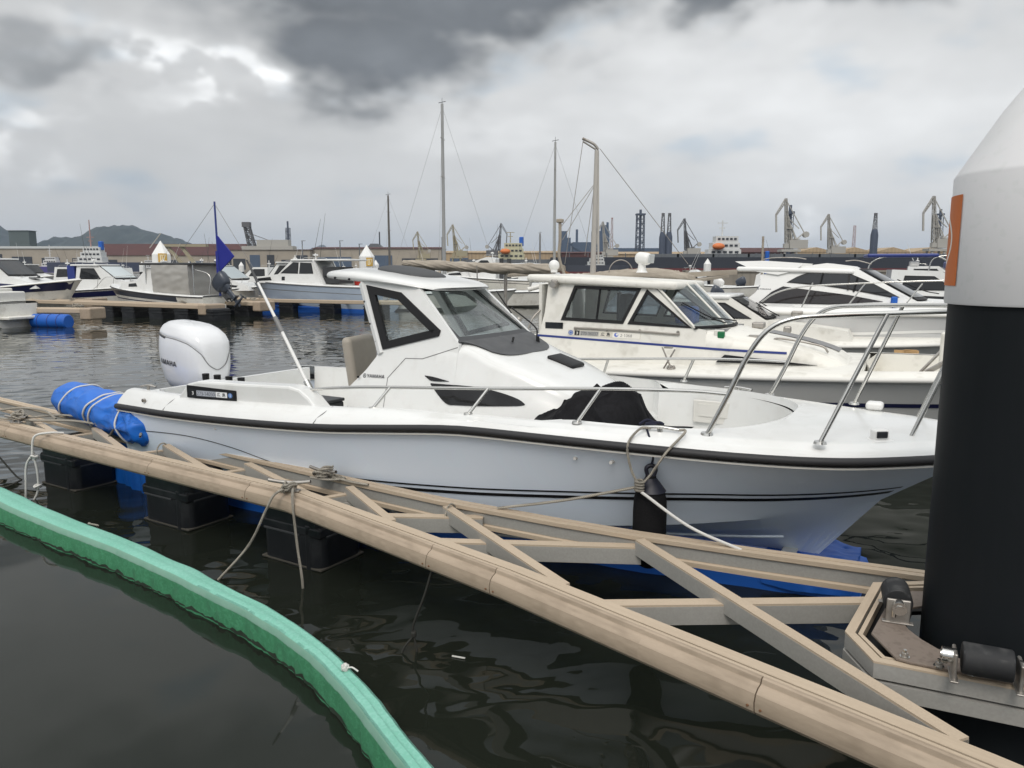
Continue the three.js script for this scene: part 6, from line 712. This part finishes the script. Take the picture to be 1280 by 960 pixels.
function jibCrane(label, px, D, topPy, dir, m, o = {}) { // level-luffing crane on a portal; dir = side the jib reaches to
  const p = at(px, 337, D), H = at(px, topPy, D).y, t = thing('harbour_crane', label, 'crane', [p.x, 2, -D + 8], o.turn || 0), k = H / 62;
  part('portal', [[-7, -5], [7, -5], [-7, 5], [7, 5]].map(([x, z]) => bar([x * k * 1.1, 0, z * k], [x * k * .7, 17 * k, z * k * .8], 1.5 * k, 1.5 * k)).concat(box(17 * k, 2.2 * k, 11 * k, 0, 17 * k, 0), box(14 * k, 1 * k, 9 * k, 0, 8 * k, 0)), m, t);
  part('machine_house', [box(16 * k, 7.5 * k, 8 * k, 7 * k * -dir, 22.5 * k, 0), box(4 * k, 4 * k, 4 * k, 4 * k * dir, 21 * k, 3 * k)], o.house || craneGrey, t);
  part('tower', [...lattice([0, 18 * k, 0], [3 * k * dir, 46 * k, 0], 5 * k, 2.4 * k, 6, .38 * k), cyl([-2 * k * dir, 26 * k, 0], [2.5 * k * dir, 47 * k, 0], 1.1 * k, .8 * k, 8), bar([-6 * k * dir, 26 * k, 2 * k], [2 * k * dir, 44 * k, 0], .8 * k, .8 * k), bar([-6 * k * dir, 26 * k, -2 * k], [2 * k * dir, 44 * k, 0], .8 * k, .8 * k), box(5 * k, .8 * k, 6 * k, -6 * k * dir, 27 * k, 0), box(6 * k, .5 * k, 5 * k, 1 * k * dir, 36 * k, 0)], m, t);
  part('jib', [...lattice([2 * k * dir, 24 * k, 0], [5 * k * dir, 62 * k, 0], 3.4 * k, 1.6 * k, 9, .34 * k), cyl([1.4 * k * dir, 26 * k, 0], [4.6 * k * dir, 61 * k, 0], .6 * k, .45 * k, 6)], m, t);
  part('fly_jib', [...lattice([5 * k * dir, 61 * k, 0], [13 * k * dir, 48 * k, 0], 2 * k, 1.2 * k, 5, .3 * k), bar([13 * k * dir, 48 * k, 0], [12 * k * dir, 33 * k, 0], 1.3 * k, 1.3 * k)], m, t);
  part('tie_rod', [bar([5 * k * dir, 61 * k, 0], [-13 * k * dir, 32 * k, 0], .7 * k, .7 * k), bar([3 * k * dir, 46 * k, 0], [-8 * k * dir, 36 * k, 0], .6 * k, .6 * k), bar([-13 * k * dir, 33 * k, 0], [-4 * k * dir, 25 * k, 0], .9 * k, .9 * k)], m, t); part('counterweight', [cyl([-14 * k * dir, 31 * k, -2 * k], [-14 * k * dir, 31 * k, 2 * k], 2.6 * k, 2.6 * k, 12)], craneGrey, t);
}
jibCrane('tall grey jib crane with dark column above the sleek cruiser roof', 980, 560, 253, -1, craneGrey); jibCrane('smaller grey jib crane before the white steam puff', 1032, 600, 272, -1, craneGrey); jibCrane('tall grey jib crane next to the pile sign', 1160, 560, 250, -1, craneGrey); jibCrane('slim grey jib crane above the small blue post, centre right', 856, 640, 277, -1, craneDark); jibCrane('yellowish jib crane behind the tallest mast', 572, 560, 285, -1, craneTan, { house: craneTan }); jibCrane('dark jib crane between the two tall masts', 622, 640, 283, 1, craneDark, { house: craneDark }); jibCrane('small yellowish crane left of the tallest mast', 528, 650, 293, -1, craneTan, { house: craneTan }); jibCrane('grey crane half hidden by the short thick mast', 756, 620, 281, -1, craneGrey);
function column(label, px, D, topPy, w0, w1, m, core, name = 'lattice_tower') { const p = at(px, 337, D), h = at(px, topPy, D).y, t = thing(name, label, 'tower', [p.x, 2, -D]); part('lattice', lattice([0, 0, 0], [0, h - 2, 0], w0, w1, 12, w0 * .055), m, t); if (core) part('stack', cyl([0, 0, 0], [0, h + 4, 0], core, core, 10), craneBlue, t); if (topPy < 275) part('head', box(w1 * 1.3, 2, w1 * 1.3, 0, h - 2, 0), m, t); }
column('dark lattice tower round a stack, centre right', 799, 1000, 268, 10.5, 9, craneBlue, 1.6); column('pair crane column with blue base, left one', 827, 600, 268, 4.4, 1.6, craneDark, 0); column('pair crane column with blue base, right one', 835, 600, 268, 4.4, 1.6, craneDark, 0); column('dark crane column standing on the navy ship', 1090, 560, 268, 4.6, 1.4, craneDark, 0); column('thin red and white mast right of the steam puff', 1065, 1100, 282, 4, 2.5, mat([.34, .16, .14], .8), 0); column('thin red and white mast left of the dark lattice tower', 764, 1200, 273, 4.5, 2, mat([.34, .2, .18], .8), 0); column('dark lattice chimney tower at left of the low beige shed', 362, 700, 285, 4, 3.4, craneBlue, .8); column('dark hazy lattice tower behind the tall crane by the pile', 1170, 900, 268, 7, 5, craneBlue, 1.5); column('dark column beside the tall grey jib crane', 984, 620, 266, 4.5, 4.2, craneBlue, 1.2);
for (const [px, D, l] of [[827, 598, 'left'], [835, 598, 'right'], [1090, 556, 'ship']]) { const p = at(px, 337, D); solo('crane_base', 'tapered dark crane base under the ' + (l === 'ship' ? 'crane column on the navy ship' : l + ' column of the pair'), 'crane base', lathe([[3, 0], [3, 8], [2.6, 14], [2.6, 26], [1.8, 30], [0, 30]], 10, p.x, 1, p.z), craneBlue); }
{ const p = at(326, 337, 640), t = thing('unloader', 'dark gantry unloader with raised boom, left of centre on the quay', 'crane', [p.x, 2, -640]); part('gantry', [...[-12, 0, 12, 24].flatMap((x) => [bar([x, 0, -5], [x, 17, -5], 1.6, 1.6), bar([x, 0, 5], [x, 17, 5], 1.6, 1.6)]), box(42, 3, 12, 8, 18, 0), box(26, 5, 9, 12, 22, 0)], craneGrey, t); part('boom', [...lattice([-6, 18, 0], [-10, 37, 0], 5, 4, 6, .6), box(6, 4, 6, -10, 37, 0)], craneDark, t); part('tie_rod', [bar([-8, 30, 0], [14, 22, 0], .5, .5), bar([-8, 26, 0], [4, 22, 0], .5, .5)], craneDark, t); }
{ const p = at(225, 337, 640), t = thing('conveyor', 'beige slanting conveyor trusses right of the big white pile cap', 'conveyor', [p.x, 2, -640]); part('truss', [bar([-10, 20, 0], [4, 3, 0], 2.5, 2.5), bar([2, 20, 0], [14, 3, 0], 2.5, 2.5), box(40, 2, 6, 4, 20, 0)], craneTan, t); part('leg', [bar([-14, 0, 0], [-14, 30, 0], .8, .8), bar([-14, 30, 0], [-24, 18, 0], .7, .7)], craneGrey, t); }
/* ships */
{ const D = 470, a = at(700, 337, D).x, b = at(1300, 337, D).x, t = thing('cargo_ship', 'long navy blue cargo ship with red waterline moored before the tan warehouses', 'ship', [0, 0, -D]);
  const outline = [[a, -9], [a - 6, 0], [a, 9], [b - 20, 9], [b, 0], [b - 20, -9]]; part('hull', plate(outline, 6.5).rotateX(Math.PI / 2).translate(0, 6.4, 0), mat([.022, .026, .037], .6), t); part('red_waterline', plate(outline.map(([x, z]) => [x, z * 1.01]), 3.6).rotateX(Math.PI / 2).translate(0, 1.3, 0), mat([.12, .02, .02], .7), t); part('hatch_coaming', range(10).map((i) => box((b - a) / 13, 2.2, 11, lerp(a + 60, b - 20, i / 10), 10.6, 0)), shedMats.grey, t); each('bulwark_post', range(24).map((i) => box(.5, 2.5, .5, lerp(a + 5, b - 20, i / 24), 10.8, 8.4)), shedMats.grey, t);
}
function ship(label, px, D, o) { const p = at(px, 337, D), t = thing('ship', label, 'ship', [p.x, 0, -D]); const s = o.s || 1; const hl = [[-22, -4], [-24, 0], [-22, 4], [18, 4], [26, 0], [18, -4]].map(([x, z]) => [x * s * (o.flip ? -1 : 1), z * s]); part('hull', plate(hl, 5 * s).rotateX(Math.PI / 2).translate(0, 4.2 * s, 0), o.hull, t); const tiers = [[15, 2.6, 0], [13, 2.6, .5], [11, 2.6, 1], [9, 2.6, 1.4]]; tiers.forEach(([w, h, x], i) => { part('deck_house', box(w * s, h * s, (7 - i * .6) * s, x * s, (5.6 + i * 2.6) * s, 0), o.house, t); part('window_row', range(5).map((k) => box(w * s * .11, .8 * s, .3 * s, (x + (k - 2) * w * .18) * s, (5.8 + i * 2.6) * s, (3.55 - i * .3) * s)), shedMats.dark, t); }); part('mast', [cyl([0, 15 * s, 0], [0, (o.mast || 24) * s, 0], .35 * s, .25 * s, 6), box(4 * s, .3 * s, .3 * s, 0, 20 * s, 0), box(2.5 * s, .3 * s, .3 * s, 0, 18 * s, 0)], o.mastM || o.house, t); if (o.funnel) part('funnel', rbox(2.2 * s, 4.6 * s, 2.2 * s, .4 * s, 5.5 * s, 15.5 * s, 0), o.funnel, t); if (o.boat) part('lifeboat', new THREE.SphereGeometry(1.5 * s, 12, 8).scale(1.7, .9, 1).translate(-2.5 * s, 10.6 * s, 4.6 * s), o.boat, t); return t; }
ship('white ship with orange lifeboat at the navy ship stern', 901, 500, { hull: mat([.03, .035, .05], .6), house: mat([.6, .61, .6], .6), boat: orangeMat, s: 1.6, mast: 21 });
ship('pale yellow ship with blue funnel right of the tallest mast', 638, 520, { hull: shedMats.grey, house: mat([.5, .48, .33], .7), boat: orangeMat, funnel: blueBright, s: 1.35, mast: 20, mastM: craneTan });
ship('white work ship with tall striped mast below the left hills', 116, 330, { hull: mat([.05, .06, .1], .6), house: mat([.62, .63, .62], .6), funnel: blueBright, s: .8, mast: 29, mastM: mat([.4, .25, .23], .7) });
ship('small ship with purple hull at far left behind the navy striped boat', 64, 360, { hull: mat([.07, .06, .22], .6), house: mat([.6, .6, .6], .6), s: .55, mast: 25 });
ship('dark red hulled ship beyond the purple hulled one', 98, 380, { hull: mat([.2, .05, .08], .6), house: mat([.45, .42, .38], .6), s: .5, mast: 20, flip: true });
ship('dark grey boat with white house below the search light', 744, 420, { hull: mat([.04, .045, .06], .6), house: mat([.5, .51, .5], .6), s: .7, mast: 20 });
ship('white patrol ship above the left canopy boat roof', 186, 420, { hull: mat([.5, .5, .5], .6), house: mat([.6, .6, .6], .6), s: .5, mast: 19, flip: true });
// lamp posts and poles along the quay
for (const [px, py, l] of [[379, 301, 'left of the long beige warehouse'], [426, 301, 'before the long beige warehouse'], [553, 297, 'left of the tallest mast foot'], [857, 322, 'low one by the blue post'], [1107, 318, 'before the navy ship'], [450, 305, 'middle of the long beige warehouse']]) { const D = 520, p = at(px, 337, D), h = at(px, py, D).y; const t = thing('quay_pole', 'thin quay pole ' + l, 'pole', [p.x, 2, -D]); part('post', cyl([0, 0, 0], [0, h - 2, 0], .45, .3, 6), shedMats.grey, t); part('arm', box(3, .3, .3, .8, h - 2, 0), shedMats.grey, t); }
{ const p = at(860, 337, 60), t = thing('blue_post_rack', 'thin wooden posts with blue wrap behind the older cabin boat', 'posts', [p.x - .6, 0, -40]); part('post', [cyl([-.1, 0, 0], [-.15, 4.0, 0], .06), cyl([1.1, 0, 0], [1.1, 2.4, 0], .04)], canvasMat, t); part('blue_wrap', rbox(.2, 1.3, .2, .05, .1, 2.6, 0), blueBright, t); }

renderer.render(scene, camera);
